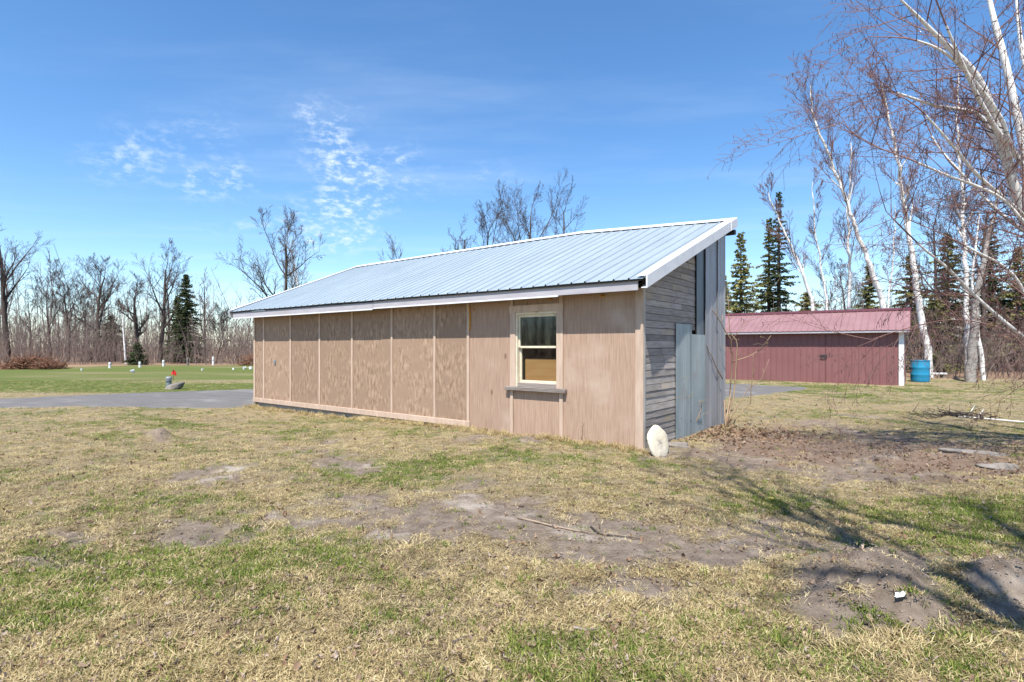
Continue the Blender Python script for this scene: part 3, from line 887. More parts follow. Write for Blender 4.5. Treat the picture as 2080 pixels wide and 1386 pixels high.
bo.rotation_euler = (0, math.radians(-22), .2)
tag(bo, 'smooth grey boulder in the grass in front of the well pipe', 'boulder')
pf_ = gp(352, 775); pf_.z = hz(pf_.x, pf_.y)
fg = empty('marker_flag', pf_)
tag(fg, 'small red marker flag standing behind the well pipe', 'flag')
MB().tube([(0, 0, -.05), (0, 0, .5)], .008, 5).build('wire', M['dark_metal'], fg)
MB().add([(0, 0, .30), (.10, .03, .22), (.12, .01, .38), (.01, 0, .48), (-.07, .02, .40), (-.08, -.02, .26), (0, .008, .30), (.10, .038, .22), (.12, .018, .38), (.01, .008, .48), (-.07, .028, .40), (-.08, -.012, .26)],
         [(0, 1, 2, 3, 4, 5), (11, 10, 9, 8, 7, 6)]).build('flag_cloth', M['red'], fg)

# rocks, sticks and scraps on the ground
for n_, (px, py, sx, sy, sz, lab) in enumerate(((1985, 926, .50, .16, .05, 'long flat grey rock half buried at the right, behind the smaller rock'), (2030, 948, .24, .12, .05, 'smaller pale rock at the right edge in front of the long flat rock'),
                                               (1375, 905, .20, .12, .05, 'flat grey rock lying in the leaves right of the stone disc'))):
    p = gp(px, py); p.z = hz(p.x, p.y)
    o = blob('rock', None, p, sx, sy, sz, M['rock'], 30 + n_, 3, .3); o.rotation_euler = (0, .05, -.15)
    tag(o, lab, 'rock', 'rocks by the dirt patch')
def stick(name, pts, r, mat, lab, cat='stick', lift=.012, extra=()):
    m = MB()
    P = []
    for (px, py) in pts:
        p = gp(px, py); p.z = hz(p.x, p.y) + lift; P.append(p)
    m.tube(P, [r * (1 - .6 * i / (len(P) - 1)) for i in range(len(P))], 6)
    for br_ in extra:
        Q = []
        for (px, py, zz) in br_:
            p = gp(px, py); p.z = hz(p.x, p.y) + zz; Q.append(p)
        m.tube(Q, [r * .5 * (1 - .6 * i / (len(Q) - 1)) for i in range(len(Q))], 5)
    return tag(m.build(name, mat, None, smooth=True), lab, cat)
stick('fallen_stick', [(1052, 1049), (1090, 1058), (1120, 1068), (1165, 1076), (1205, 1080)], .011, M['stick'], 'long thin dry stick lying on bare soil in the foreground lawn')
stick('fallen_stick', [(1200, 1069), (1220, 1082), (1262, 1090), (1300, 1094)], .009, M['bark'], 'dark thin twig on the soil right of the long dry stick')
stick('fallen_stick', [(920, 1318), (945, 1306), (970, 1298)], .008, M['bark'], 'short dark stick in the grass at the bottom centre')
stick('fallen_stick', [(1165, 1286), (1190, 1288), (1218, 1287)], .007, M['weathered'], 'short grey stick in grass, lower centre right')
stick('fallen_branch', [(1930, 844), (1945, 850), (1958, 851), (1985, 853), (2030, 858), (2085, 862)], .03, M['birch'], 'white birch branch lying in the shade at the right edge', 'branch', .03,
      extra=[[(1958, 851, .03), (1972, 846, .10), (1980, 838, .16)], [(1985, 853, .03), (1992, 850, .10), (1998, 846, .14)]])
p = gp(1563, 1016); p.z = hz(p.x, p.y) + .015
tag(blob('foam_scrap', None, p, .045, .03, .018, M['yellow'], 44, 2, .4), 'small yellow foam scrap lying on the lawn right of centre', 'scrap')
p = gp(1832, 1254); p.z = hz(p.x, p.y) + .004
fe = empty('white_feather', p, .4); tag(fe, 'small white feather on the soil mound at lower right', 'feather')
MB().add([(-.05, 0, .0), (-.02, .022, .012), (.03, .012, .018), (.09, 0, .0), (.03, -.012, .016), (-.02, -.022, .010), (-.05, 0, -.003), (-.02, .022, .009), (.03, .012, .015), (.09, 0, -.003), (.03, -.012, .013), (-.02, -.022, .007)], [(0, 1, 2, 3, 4, 5), (11, 10, 9, 8, 7, 6)]).build('vane', M['white_paint'], fe)
MB().tube([(-.06, 0, .005), (.0, 0, .02), (.12, .01, .003)], .002, 4).build('quill', M['white_paint'], fe)

# ------------------------------------------------------------------ trees
class Grow:
    def __init__(s, seed):
        s.r = random.Random(seed); s.P0 = [[], []]; s.P1 = [[], []]; s.R0 = [[], []]; s.R1 = [[], []]
    def seg(s, k, a, b, ra, rb):
        s.P0[k].append(tuple(a)); s.P1[k].append(tuple(b)); s.R0[k].append(ra); s.R1[k].append(rb)
    def branch(s, p, d, length, r, level, maxlev, cfg):
        rr = s.r
        n = max(2, int(cfg['nseg'] - level)) if level < maxlev else cfg.get('last', 2)
        st = length / n
        p = Vector(p); d = Vector(d).normalized()
        tip = r * cfg.get('tip', .3)
        pts = [p.copy()]
        for i in range(n):
            w = cfg['wob'] * (.5 + .4 * level)
            d = (d + Vector((rr.gauss(0, w), rr.gauss(0, w), rr.gauss(0, w) + cfg['up'][min(level, len(cfg['up']) - 1)] / n))).normalized()
            q = p + d * st
            ra = r + (tip - r) * i / n; rb = r + (tip - r) * (i + 1) / n
            s.seg(0 if ra > cfg['split'] else 1, p, q, ra, rb)
            p = q; pts.append(p.copy())
            if level < maxlev:
                f = (i + 1) / n
                if f < cfg['clear'][min(level, len(cfg['clear']) - 1)]: continue
                nc = cfg['kids'][level]
                cnt = int(nc) + (1 if rr.random() < nc - int(nc) else 0)
                for _ in range(cnt):
                    ax = d.cross(Vector((rr.gauss(0, 1), rr.gauss(0, 1), rr.gauss(0, 1)))).normalized()
                    ang = math.radians(rr.uniform(*cfg['ang']))
                    cd = (d * math.cos(ang) + ax * math.sin(ang))
                    cl = length * cfg['ratio'] * rr.uniform(.6, 1.15) * (1.15 - .55 * f)
                    s.branch(p, cd, cl, max(.0025, rb * cfg['rr']), level + 1, maxlev, cfg)
        return pts
    def meshes(s, sides0=6, rmin=0.0):
        out = []
        for k, sd in ((0, sides0), (1, 3)):
            if s.P0[k]:
                out.append(seg_mesh('limbs', s.P0[k], s.P1[k], np.maximum(s.R0[k], rmin), np.maximum(s.R1[k], rmin), sd))
            else: out.append(None)
        return out
OAK = dict(nseg=8, wob=.085, up=(.15, .5, .5, .4, .2), clear=(.36, .25, .2, .15), kids=(1.6, 1.4, 1.3, 1.0, 0), ang=(22, 52), ratio=.55, rr=.6, split=.05, tip=.28)
SLIM = dict(nseg=9, wob=.045, up=(.15, .5, .4, .2), clear=(.3, .15, .1, .1), kids=(2.0, 1.5, 1.4, 0), ang=(25, 50), ratio=.36, rr=.5, split=.03, tip=.25)
BIRCH = dict(nseg=9, wob=.04, up=(.1, .6, .4, .2), clear=(.42, .15, .1, .1), kids=(1.6, 1.35, 1.4, 0), ang=(20, 45), ratio=.42, rr=.5, split=.028, tip=.22)
def make_tree(name, label, base, h, cfg, seed, maxlev=3, lean=(0, 0), r0=None, trunk_mat='bark', twig_mat='twig', group=None, rmin=.007, cat='tree', sides=6):
    g = Grow(seed)
    d = Vector((lean[0], lean[1], 1))
    g.branch((0, 0, -.15), d, h * 1.0, r0 or h * .017, 0, maxlev, cfg)
    m0, m1 = g.meshes(sides, rmin)
    t = empty(name, base)
    tag(t, label, cat, group)
    if m0: obj('trunk', m0, M[trunk_mat], t)
    if m1: obj('crown', m1, M[twig_mat], t)
    return t
GB = 'bare trees along the far field edge'
GS = 'bare trees rising behind the shed roof'
def bt(px, ytop, depth, cfg, seed, label, lean=(0, 0), lev=None, **k):
    lev = lev or (4 if cfg is OAK else 3)
    x = (px - 1040) / F * depth
    h = CAMH + (HZ - ytop) / F * depth
    return make_tree(k.pop('name', 'bare_tree'), label, (x, depth, hz(x, depth)), h * k.pop('hs', .86 if k.get('group') == GS else .92), cfg, seed, lev, lean, group=k.pop('group', GB), **k)
# along the field on the left
bt(16, 455, 50, OAK, 101, 'tall bare oak at the far left edge of the photo', (.0, 0), r0=.26)
bt(60, 600, 56, SLIM, 102, 'slender bare tree just right of the far left oak')
bt(104, 575, 52, OAK, 103, 'bare tree left of the twin of similar height, above the rusty brush pile', (-.06, 0))
bt(138, 562, 53, OAK, 104, 'bare upright tree, second of the pair above the rusty brush', (.03, 0))
bt(203, 545, 52, OAK, 105, 'bare oak with fanned crown between the paired trees and the crooked oak', (0, 0), r0=.20)
bt(165, 610, 57, OAK, 106, 'crooked low bare tree leaning left behind the fanned oak', (.25, 0))
bt(282, 590, 49, OAK, 107, 'dark bare oak with crooked arching limbs behind the small spruce', (-.2, 0), r0=.24)
bt(324, 528, 51, OAK, 108, 'tall bare oak just left of the tall spruce', (.02, 0), r0=.22)
bt(342, 560, 55, SLIM, 109, 'thin bare tree squeezed between the tall oak and the tall spruce', (.05, 0))
bt(415, 565, 50, SLIM, 110, 'pale slender bare tree right of the tall spruce', (.02, 0), twig_mat='brush')
bt(436, 640, 48, OAK, 111, 'low dark bare tree bending over near the far shed corner', (.35, 0))
bt(256, 610, 46, SLIM, 112, 'thin white-barked birch standing left of the small spruce', (-.05, 0), trunk_mat='birch', twig_mat='brush', lev=2, r0=.09)
bt(398, 650, 46.5, SLIM, 113, 'pale leafless sapling tree in front of the tall spruce', (-.1, 0), trunk_mat='brush', twig_mat='brush', lev=2)
# behind the shed
GS = 'bare trees rising behind the shed roof'
bt(578, 452, 38, OAK, 121, 'spreading bare tree above the left slope of the shed roof', (-.08, 0), group=GS, r0=.19)
bt(612, 488, 44, BIRCH, 122, 'pale birch just right of the spreading tree behind the roof', (0, 0), group=GS, trunk_mat='birch', twig_mat='brush')
bt(812, 488, 56, BIRCH, 123, 'small birch top peeking over the middle of the shed roof', (0, 0), group=GS, trunk_mat='birch')
bt(918, 455, 50, SLIM, 124, 'dense upright bare tree left of the dead snag above the roof', (0, 0), group=GS)
bt(950, 448, 50, dict(OAK, kids=(2.5, .6, 0, 0, 0), ratio=.16, ang=(70, 100), up=(.1, 0, 0, 0)), 125, 'dead straight snag with short stubs above the shed roof', (0, 0), group=GS, lev=2)
bt(1010, 425, 46, OAK, 126, 'bare tree leaning left above the roof right of the dead snag', (-.12, 0), group=GS)
bt(1085, 376, 46, OAK, 127, 'tall bare oak above the roof, left of the rightmost one', (-.03, 0), group=GS, r0=.2)
bt(1140, 380, 47, SLIM, 128, 'tall dense bare tree above the roof, rightmost there', (.02, 0), group=GS, r0=.2)
# birches behind the maroon shed: explicit leaning trunks
def birch_path(label, pts, depth, r0, seed, lev=3, dens=1.0, cfg=BIRCH, rmin=.0055, name='birch_tree', group='white birches behind the maroon shed', start=.42, lens=.22, depth_drift=0.0, tw='twig_red', bark='birch'):
    g = Grow(seed); rr = g.r
    P = []
    for i, (px, py) in enumerate(pts):
        dd = depth + depth_drift * i / (len(pts) - 1)
        P.append(at(px, py, dd))
    base = P[0].copy(); base.z = hz(base.x, base.y) if base.z < 1.2 else base.z
    P[0] = base.copy()
    # resample smooth
    cum = [0]
    for a, b in zip(P[:-1], P[1:]): cum.append(cum[-1] + (b - a).length)
    tot = cum[-1]; n = max(10, int(tot / .45))
    Q = []
    for i in range(n + 1):
        s_ = tot * i / n
        k = max(j for j in range(len(cum) - 1) if cum[j] <= s_ + 1e-9)
        f = (s_ - cum[k]) / (cum[k + 1] - cum[k])
        q = P[k].lerp(P[k + 1], f)
        q += Vector((rr.gauss(0, .025), rr.gauss(0, .03), 0)) if 0 < i else Vector()
        Q.append(q - base)
    for i in range(n):
        f = i / n
        ra = r0 * (1 - .85 * f) + .006; rb = r0 * (1 - .85 * (f + 1 / n)) + .006
        g.seg(0, Q[i], Q[i + 1], ra, rb)
        if f > start:
            cnt = int(dens) + (1 if rr.random() < dens - int(dens) else 0)
            for _ in range(cnt):
                d = (Q[i + 1] - Q[i]).normalized()
                ax = d.cross(Vector((rr.gauss(0, 1), rr.gauss(0, 1), rr.gauss(0, 1)))).normalized()
                ang = math.radians(rr.uniform(20, 45))
                g.branch(Q[i + 1], d * math.cos(ang) + ax * math.sin(ang), tot * lens * rr.uniform(.5, 1.0) * (1.2 - .7 * f), max(.012, rb * .45), 1, lev, cfg)
    m0, m1 = g.meshes(7, rmin)
    t = empty(name, base); tag(t, label, 'tree', group)
    obj('trunk', m0, M[bark], t)
    if m1: obj('crown', m1, M[tw], t)
    return t
birch_path('white birch leaning left, leftmost behind the maroon shed', [(1662, 720), (1650, 610), (1620, 530), (1590, 465), (1560, 390)], 31, .13, 201, dens=1.3)
birch_path('slim white birch second from left behind the maroon shed', [(1690, 720), (1680, 610), (1668, 540), (1655, 470), (1650, 370)], 32, .085, 202, dens=.9)
birch_path('straight white birch above the middle of the maroon roof', [(1727, 720), (1726, 560), (1722, 430), (1726, 370), (1730, 290)], 31, .12, 203, dens=1.2)
birch_path('tall white birch leaning far left above the maroon roof', [(1815, 720), (1790, 600), (1745, 480), (1690, 330), (1655, 250), (1643, 175)], 30, .17, 204, dens=1.2, start=.5)
birch_path('thin white birch stem leaning right beside the tall leaning birch', [(1790, 720), (1806, 600), (1815, 520), (1818, 420)], 33, .07, 205, dens=.6)
birch_path('tall white birch rising behind the blue barrel', [(1888, 738), (1880, 690), (1862, 580), (1840, 440), (1815, 280), (1790, 170)], 26, .17, 206, dens=1.3, start=.45)
birch_path('tall thin white birch right of the one behind the barrel', [(1968, 745), (1964, 600), (1955, 400), (1945, 250), (1948, 150)], 26, .13, 207, dens=1.2, start=.4)
birch_path('thick grey-white birch trunk at the wood edge right of the bench', [(1972, 752), (1976, 700), (1985, 600), (2010, 480), (2030, 380)], 23, .20, 208, dens=.5, start=.5, bark='bark_grey')
birch_path('pale birch trunk forking low beside the thick grey trunk', [(1998, 748), (1990, 690), (1978, 640), (1975, 560), (1990, 430)], 24, .09, 209, dens=.7)
# the near birch whose limbs reach in from the right
def big_birch():
    g = Grow(300); rr = g.r
    base = Vector((9.1, 7.7, hz(9.1, 7.7)))
    fork = Vector((8.55, 7.6, 2.2))
    limbs = [  # (points px,py,depth), start radius
        ([(2160, 560, 7.5), (2080, 440, 7.4), (2035, 290, 7.2), (1985, 160, 7.0), (1900, 70, 6.8), (1810, -20, 6.6)], .088, 1.0),
        ([(2120, 480, 7.8), (2080, 300, 7.9), (2045, 140, 7.9), (2010, 0, 8.0), (1985, -150, 8.1)], .078, .7),
        ([(2080, 335, 7.3), (2035, 280, 7.1), (1995, 215, 6.9), (1955, 130, 6.7), (1925, 60, 6.5), (1890, -30, 6.4)], .05, 1.0),
        ([(2085, 345, 7.2), (2030, 235, 7.0), (1965, 150, 6.8), (1915, 105, 6.6), (1850, 80, 6.5), (1765, 75, 6.4)], .04, 1.2),
        ([(2100, 420, 7.6), (2030, 310, 7.5), (1990, 235, 7.4), (1900, 215, 7.2), (1800, 185, 7.0), (1745, 205, 6.9)], .042, 1.3),
        ([(2120, 470, 7.4), (2060, 420, 7.2), (1985, 355, 7.0), (1930, 290, 6.8), (1860, 215, 6.7), (1800, 185, 6.6)], .035, 1.3),
        ([(2120, 480, 7.0), (2030, 400, 6.9), (1920, 355, 6.8), (1850, 325, 6.7), (1760, 290, 6.6), (1710, 250, 6.5)], .026, 1.4),
        ([(2130, 500, 8.2), (2040, 440, 8.3), (1960, 360, 8.4), (1900, 290, 8.5), (1870, 220, 8.6)], .034, 1.2),
        ([(2150, 720, 7.6), (2080, 685, 7.5), (1990, 610, 7.4), (1925, 545, 7.3), (1870, 500, 7.2), (1800, 430, 7.0)], .034, 1.1),
        ([(2150, 690, 7.2), (2060, 560, 7.1), (1980, 510, 7.0), (1900, 470, 6.9), (1830, 440, 6.8)], .026, 1.2),
        ([(2150, 700, 7.9), (2070, 640, 7.9), (1960, 600, 7.8), (1860, 590, 7.7), (1780, 560, 7.6)], .016, 1.3),
        ([(2150, 730, 7.2), (2040, 670, 7.1), (1940, 650, 7.0), (1850, 665, 6.9), (1770, 690, 6.8)], .012, 1.0),
        ([(2150, 680, 6.8), (2080, 600, 6.6), (2010, 560, 6.5), (1930, 570, 6.4)], .016, 1.1),
        ([(2140, 300, 8.3), (2080, 120, 8.5), (2060, -60, 8.7)], .07, .8),
    ]
    def path(P, r0, r1, dens, lens, lev, first=0.0):
        cum = [0]
        for a, b in zip(P[:-1], P[1:]): cum.append(cum[-1] + (b - a).length)
        tot = cum[-1]; n = max(8, int(tot / .16)); Q = []
        for i in range(n + 1):
            s_ = tot * i / n
            k = max(j for j in range(len(cum) - 1) if cum[j] <= s_ + 1e-9)
            f = (s_ - cum[k]) / max(1e-6, cum[k + 1] - cum[k])
            a0 = P[max(k - 1, 0)]; a1 = P[k]; a2 = P[k + 1]; a3 = P[min(k + 2, len(P) - 1)]
            q = .5 * ((2 * a1) + (a2 - a0) * f + (2 * a0 - 5 * a1 + 4 * a2 - a3) * f * f + (3 * a1 - a0 - 3 * a2 + a3) * f ** 3)
            Q.append(q)
        for i in range(n):
            f = i / n
            rad = lambda q: (r0 + (r1 - r0) * q) if q < .72 else (r0 + (r1 - r0) * .72) + (min(r1, .005) - (r0 + (r1 - r0) * .72)) * (q - .72) / .28
            ra = rad(f); rb = rad(f + 1 / n)
            g.seg(0, Q[i] - base, Q[i + 1] - base, ra, rb)
            if f >= first and rr.random() < dens * .75:
                d = (Q[i + 1] - Q[i]).normalized()
                ax = d.cross(Vector((rr.gauss(0, 1), rr.gauss(0, 1), rr.gauss(0, 1)))).normalized()
                ang = math.radians(rr.uniform(30, 65))
                g.branch(Q[i + 1] - base, d * math.cos(ang) + ax * math.sin(ang), lens * rr.uniform(.5, 1.1), max(.006, min(.011, rb * .45)), 1, lev,
                         dict(BIRCH, nseg=8, last=3, kids=(0, .95, .75, 0), ratio=.52, wob=.045, up=(0, .1, -.1, -.25), split=.0125, ang=(22, 50)))
    path([base - Vector((0, 0, .2)), Vector((8.9, 7.65, 1.2)), fork], .19, .15, 0, 0, 1)
    for (pp, r0, dn) in limbs:
        P = [at(a, b, c) for a, b, c in pp]
        if r0 > .03: P = [fork] + P
        else: P = [Vector((8.35, 7.55, 2.7))] + P
        path(P, r0, max(.0065, r0 * .34), dn, 1.15, 3, .15)
    t = empty('birch_tree', base)
    tag(t, 'big white birch reaching in from the right edge with reddish fine twigs', 'tree')
    P0s, P1s, R0s, R1s = (np.array(q[0]) for q in (g.P0, g.P1, g.R0, g.R1))
    big = R0s > .0125
    obj('trunk', seg_mesh('trunk', P0s[big], P1s[big], R0s[big], R1s[big], 9), M['birch'], t)
    P0t = list(P0s[~big]) + g.P0[1]; P1t = list(P1s[~big]) + g.P1[1]; R0t = list(R0s[~big]) + g.R0[1]; R1t = list(R1s[~big]) + g.R1[1]
    obj('crown', seg_mesh('crown', P0t, P1t, np.maximum(R0t, .0024), np.maximum(R1t, .0018), 3), M['twig_red'], t)
    # catkins: short dark drops at the twig ends
    ends = np.array(g.P1[1]); k = NR.rand(len(ends)) < .10
    e = ends[k]; d = NR.normal(0, .012, e.shape); d[:, 2] = -.03 - NR.rand(len(e)) * .02
    obj('catkins', seg_mesh('catkins', e, e + d, np.full(len(e), .0045), np.full(len(e), .003), 3), M['twig_red'], t)
    return t
big_birch()
# a bare tree behind and right of the camera: its limbs shade the near lawn
make_tree('bare_tree', 'bare tree standing behind the camera whose limbs shade the lawn at lower right', (2.05, -1.45, 0), 10.0, dict(OAK, kids=(1.8, 1.6, 1.3, .8, 0), rr=.72), 333, 3, (.05, .05), r0=.165, rmin=.007)

# conifers
def conifer(label, px, ytop, depth, wid, seed, mat='needle', base_clear=.05, sparse=1.0, name='spruce_tree', ragged=.25, inner=0.0):
    rr = random.Random(seed)
    x = (px - 1040) / F * depth
    z0 = hz(x, depth)
    h = CAMH + (HZ - ytop) / F * depth - z0
    t = empty(name, (x, depth, z0)); tag(t, label, 'tree', 'conifers in the woods')
    tr = MB().tube([(0, 0, -.1), (0, 0, h * .5), (0, 0, h * .98)], [h * .014 + .02, h * .009 + .012, .01], 7)
    tr.build('trunk', M['bark'], t)
    P0, P1, R0, R1 = [], [], [], []
    V = []; Fc = []
    zz = h * base_clear
    while zz < h * .985:
        f = zz / h
        L = wid * ((1 - f) ** .8) * rr.uniform(1 - ragged, 1 + ragged * .6) + .06
        nb = max(4, int((7 + 4 * (1 - f)) * sparse))
        a0 = rr.uniform(0, 6.28)
        for b in range(nb):
            if rr.random() > (.55 + .45 * sparse) * (1.0 if inner == 0 else .92): continue
            a = a0 + 6.283 * b / nb + rr.uniform(-.3, .3)
            l = L * (rr.uniform(.65, 1.1) if inner == 0 else rr.uniform(.35, 1.3))
            z_b = zz + rr.uniform(-.22, .22) * (1 - .6 * f)
            dirv = Vector((math.cos(a), math.sin(a), rr.uniform(-.40, .12) + .35 * f))
            side = Vector((-math.sin(a), math.cos(a), 0))
            P0.append((0, 0, z_b)); P1.append(tuple(Vector((0, 0, z_b)) + dirv * l)); R0.append(.012 + .008 * (1 - f)); R1.append(.004)
            nt_ = max(4, int(l / .075))
            for q in range(nt_):
                g = (q + .5) / nt_
                if g < inner or rr.random() < inner * .35: continue
                c = Vector((0, 0, z_b)) + dirv * (l * g) + Vector((0, 0, -.14 * l * g * g))
                w = (.14 + .22 * l * (1 - g) * g * 2) * rr.uniform(.6, 1.3)
                for _ in range(6):
                    e = c + side * (rr.choice((-1, 1)) * w * rr.uniform(.3, 1)) + dirv * (w * rr.uniform(.1, .8)) + Vector((0, 0, rr.uniform(-.12, .06)))
                    m_ = (c + e) * .5
                    t_ = Vector((rr.gauss(0, 1), rr.gauss(0, 1), rr.gauss(0, .8))).normalized() * rr.uniform(.03, .075)
                    n = len(V)
                    V += [tuple(c), tuple(m_ + t_), tuple(e), tuple(m_ - t_)]
                    Fc += [(n, n + 1, n + 2), (n, n + 2, n + 3)]
        zz += rr.uniform(.16, .30) * (.7 + .6 * (1 - f)) * (h / 8) ** .5 / max(.6, sparse)
    obj('branches', seg_mesh('branches', P0, P1, R0, R1, 3), M['bark'], t)
    obj('needles', np_mesh('needles', np.array(V), np.array(Fc)), M[mat], t)
    return t
conifer('tall dark pointed spruce at the field edge left of the tan shed', 378, 556, 50, 1.9, 401)
conifer('small bushy spruce in front of the woods by the field', 279, 697, 45, .95, 402, ragged=.15, base_clear=.02)
conifer('dark broad conifer half hidden among the bare oaks', 225, 640, 56, 2.4, 403, ragged=.45)
conifer('dark conifer just behind the left side of the tall spruce', 360, 600, 53, 1.4, 404, ragged=.4)
conifer('thin pointed spruce right behind the tan shed corner', 1505, 468, 36, 1.7, 405, 'needle_y', .05, 1.0, ragged=.5, inner=.15)
conifer('tall ragged dark conifer left of the white birches', 1582, 388, 40, 1.6, 406, 'needle', .12, .85, ragged=.7, inner=.15)
conifer('second ragged conifer beside the tall dark one behind the maroon shed', 1562, 440, 41, 1.9, 407, 'needle_y', .05, 1.0, ragged=.6, inner=.15)
for i, (px, yt, dp, w, mt, lab) in enumerate(((1640, 590, 40, 2.3, 'needle_y', 'low yellowish pine above the left half of the maroon roof'), (1470, 560, 42, 1.8, 'needle_y', 'yellowish pine half hidden by the tan shed corner'),
        (1765, 535, 38, 1.8, 'needle_y', 'yellow-green pine between the leaning birches'), (1850, 510, 36, 2.0, 'needle_y', 'yellow-green pine just left of the birch behind the barrel'),
        (1925, 470, 34, 2.0, 'needle_y', 'tall yellow-green pine between the two thin birches'), (2010, 455, 35, 2.2, 'needle', 'dark green pine behind the thick birch trunk'), (2068, 500, 33, 2.2, 'needle_y', 'yellow-green pine at the right edge behind the near birch'),
        (1895, 600, 31, 1.6, 'needle_y', 'low young pine right of the maroon roof end'), (2110, 430, 36, 2.4, 'needle', 'tall dark pine cut off by the right edge'))):
    conifer(lab, px, yt, dp, w, 420 + i, mt, .04, 1.0, name='pine_tree', ragged=.6, inner=.08)
bt(1905, 430, 32, SLIM, 141, 'dark bare tree behind the two tall thin birches', group='dark bare trees in the right wood', r0=.14)
bt(2000, 400, 31, OAK, 142, 'dark bare tree behind the thick birch trunk at right', group='dark bare trees in the right wood', r0=.15)
bt(1680, 560, 44, SLIM, 143, 'bare tree low above the middle of the maroon roof', group='dark bare trees in the right wood')
bt(1730, 545, 46, OAK, 144, 'bare dark-crowned tree above the right half of the maroon roof', group='dark bare trees in the right wood')

# the far woods and the thicket at the field edge: masses of thin stems
def stems(name, N, xs, ys, hs, rad, kids, seed, mat, lean=.08, rmin=.0):
    rg = np.random.RandomState(seed)
    X, Y = xs(rg, N), None
    Y = ys(rg, X)
    H = hs(rg, X)
    Z = np.zeros(N)
    P0, P1, R0, R1 = [], [], [], []
    b = np.stack([X, Y, Z - .1], 1)
    ln = np.stack([rg.normal(0, lean, N), rg.normal(0, lean, N), np.ones(N)], 1)
    mid = b + ln * (H * .5)[:, None] + rg.normal(0, .03, (N, 3)) * H[:, None]
    ln2 = ln + rg.normal(0, lean, (N, 3)) * np.array([1, 1, 0])
    top = mid + ln2 * (H * .5)[:, None]
    r = rad * (H / H.mean()) ** .8 * rg.uniform(.6, 1.4, N)
    P0 += [b, mid]; P1 += [mid, top]; R0 += [r, r * .7]; R1 += [r * .7, r * .25]
    for k in range(kids):
        f = rg.uniform(.2, .98, N)
        st = np.where(f[:, None] < .5, b + (mid - b) * (f * 2)[:, None], mid + (top - mid) * (f * 2 - 1)[:, None])
        a = rg.uniform(0, 6.283, N); l = H * rg.uniform(.10, .32, N) * (1.15 - f * .6)
        d = np.stack([np.cos(a) * .6, np.sin(a) * .6, rg.uniform(.35, 1.1, N)], 1)
        e = st + d * l[:, None]
        P0.append(st); P1.append(e); R0.append(r * .4); R1.append(r * .2)
        if k % 2 == 0:
            a2 = a + rg.uniform(-1, 1, N); d2 = np.stack([np.cos(a2) * .6, np.sin(a2) * .6, rg.uniform(.2, 1.1, N)], 1)
            m_ = st + (e - st) * .5
            P0.append(m_); P1.append(m_ + d2 * (l * .5)[:, None]); R0.append(r * .3); R1.append(r * .15)
    cat = lambda q: np.concatenate(q)
    return obj(name, seg_mesh(name, cat(P0), cat(P1), np.maximum(cat(R0), rmin), np.maximum(cat(R1), rmin * .7), 3), M[mat])
def left_x(a, b):
    return lambda rg, N: rg.uniform(a, b, N)
def ring_y(x, base, deep, rg):
    e = np.where(x < -30, base - (-30 - x) * 3.0, base)
    return e
# thicket in front of the woods, left
def ys_left(off, deep):
    return lambda rg, x: 44.5 + off + rg.rand(len(x)) ** 1.3 * deep
clump_h = lambda a, b: (lambda rg, x: rg.uniform(a, b, len(x)) * (.45 + 1.0 * fbm(x + 50, x * .3 + 9, .16, 3)))
tag(stems('thicket', 3100, left_x(-52, 30), ys_left(0, 9), clump_h(.7, 4.2), .012, 8, 501, 'brush', .2, .007), kind='stuff')
tag(stems('far_wood', 1700, left_x(-80, 50), ys_left(6, 40), clump_h(2.5, 9.5), .03, 10, 502, 'brush2', .08, .009), kind='stuff')
tag(stems('far_wood', 1600, left_x(-62, 30), ys_left(9, 30), lambda rg, x: rg.uniform(1.5, 5.2, len(x)), .022, 9, 506, 'brush2', .12, .009), kind='stuff')
# the woods turn the corner at the left of the field
def wrap(rg, x):
    return rg.uniform(-45, 44, len(x))
tag(stems('far_wood', 700, left_x(-80, -46), wrap, lambda rg, x: rg.uniform(3.0, 9, len(x)), .05, 8, 503, 'brush2', .05, .02), kind='stuff')
# right: brush under the birches and pines
def ys_right(rg, x):
    return 26.3 - .28 * (x - 15) + rg.rand(len(x)) ** 1.4 * 14
tag(stems('thicket', 1500, left_x(14.5, 42), ys_right, lambda rg, x: rg.uniform(.8, 3.6, len(x)), .012, 9, 504, 'brush', .25, .006), kind='stuff')
tag(stems('far_wood', 1100, left_x(6, 60), lambda rg, x: 36 + rg.rand(len(x)) * 30, lambda rg, x: rg.uniform(2.5, 6.5, len(x)), .03, 9, 505, 'brush2', .08, .008), kind='stuff')
# rusty brush pile and bent bushes
def brush_pile(px0, px1, py, h, seed, mat, label, n=500):
    rg = np.random.RandomState(seed)
    a = gp(px0, py); b = gp(px1, py)
    f = rg.rand(n); X = a.x + (b.x - a.x) * f; Y = a.y + .8 + rg.rand(n) * 1.8
    Z = rg.rand(n) * h * np.sin(np.clip(f * 3.14, .3, 2.8))
    d = rg.normal(0, 1, (n, 3)); d[:, 2] = np.abs(d[:, 2]) * .5
    d /= np.linalg.norm(d, axis=1, keepdims=True)
    P = np.stack([X, Y, Z], 1); l = rg.uniform(.2, .7, n)
    o = obj('brush_pile', seg_mesh('brush_pile', P, P + d * l[:, None], np.full(n, .03), np.full(n, .008), 3), M[mat])
    return tag(o, label, 'brush pile')
brush_pile(-30, 75, 752, .75, 61, 'dead_red', 'rusty red pile of dead branches at the left end of the field', 900)
brush_pile(470, 520, 744, .9, 62, 'dead_red', 'low reddish branch pile by the far corner of the tan shed', 250)

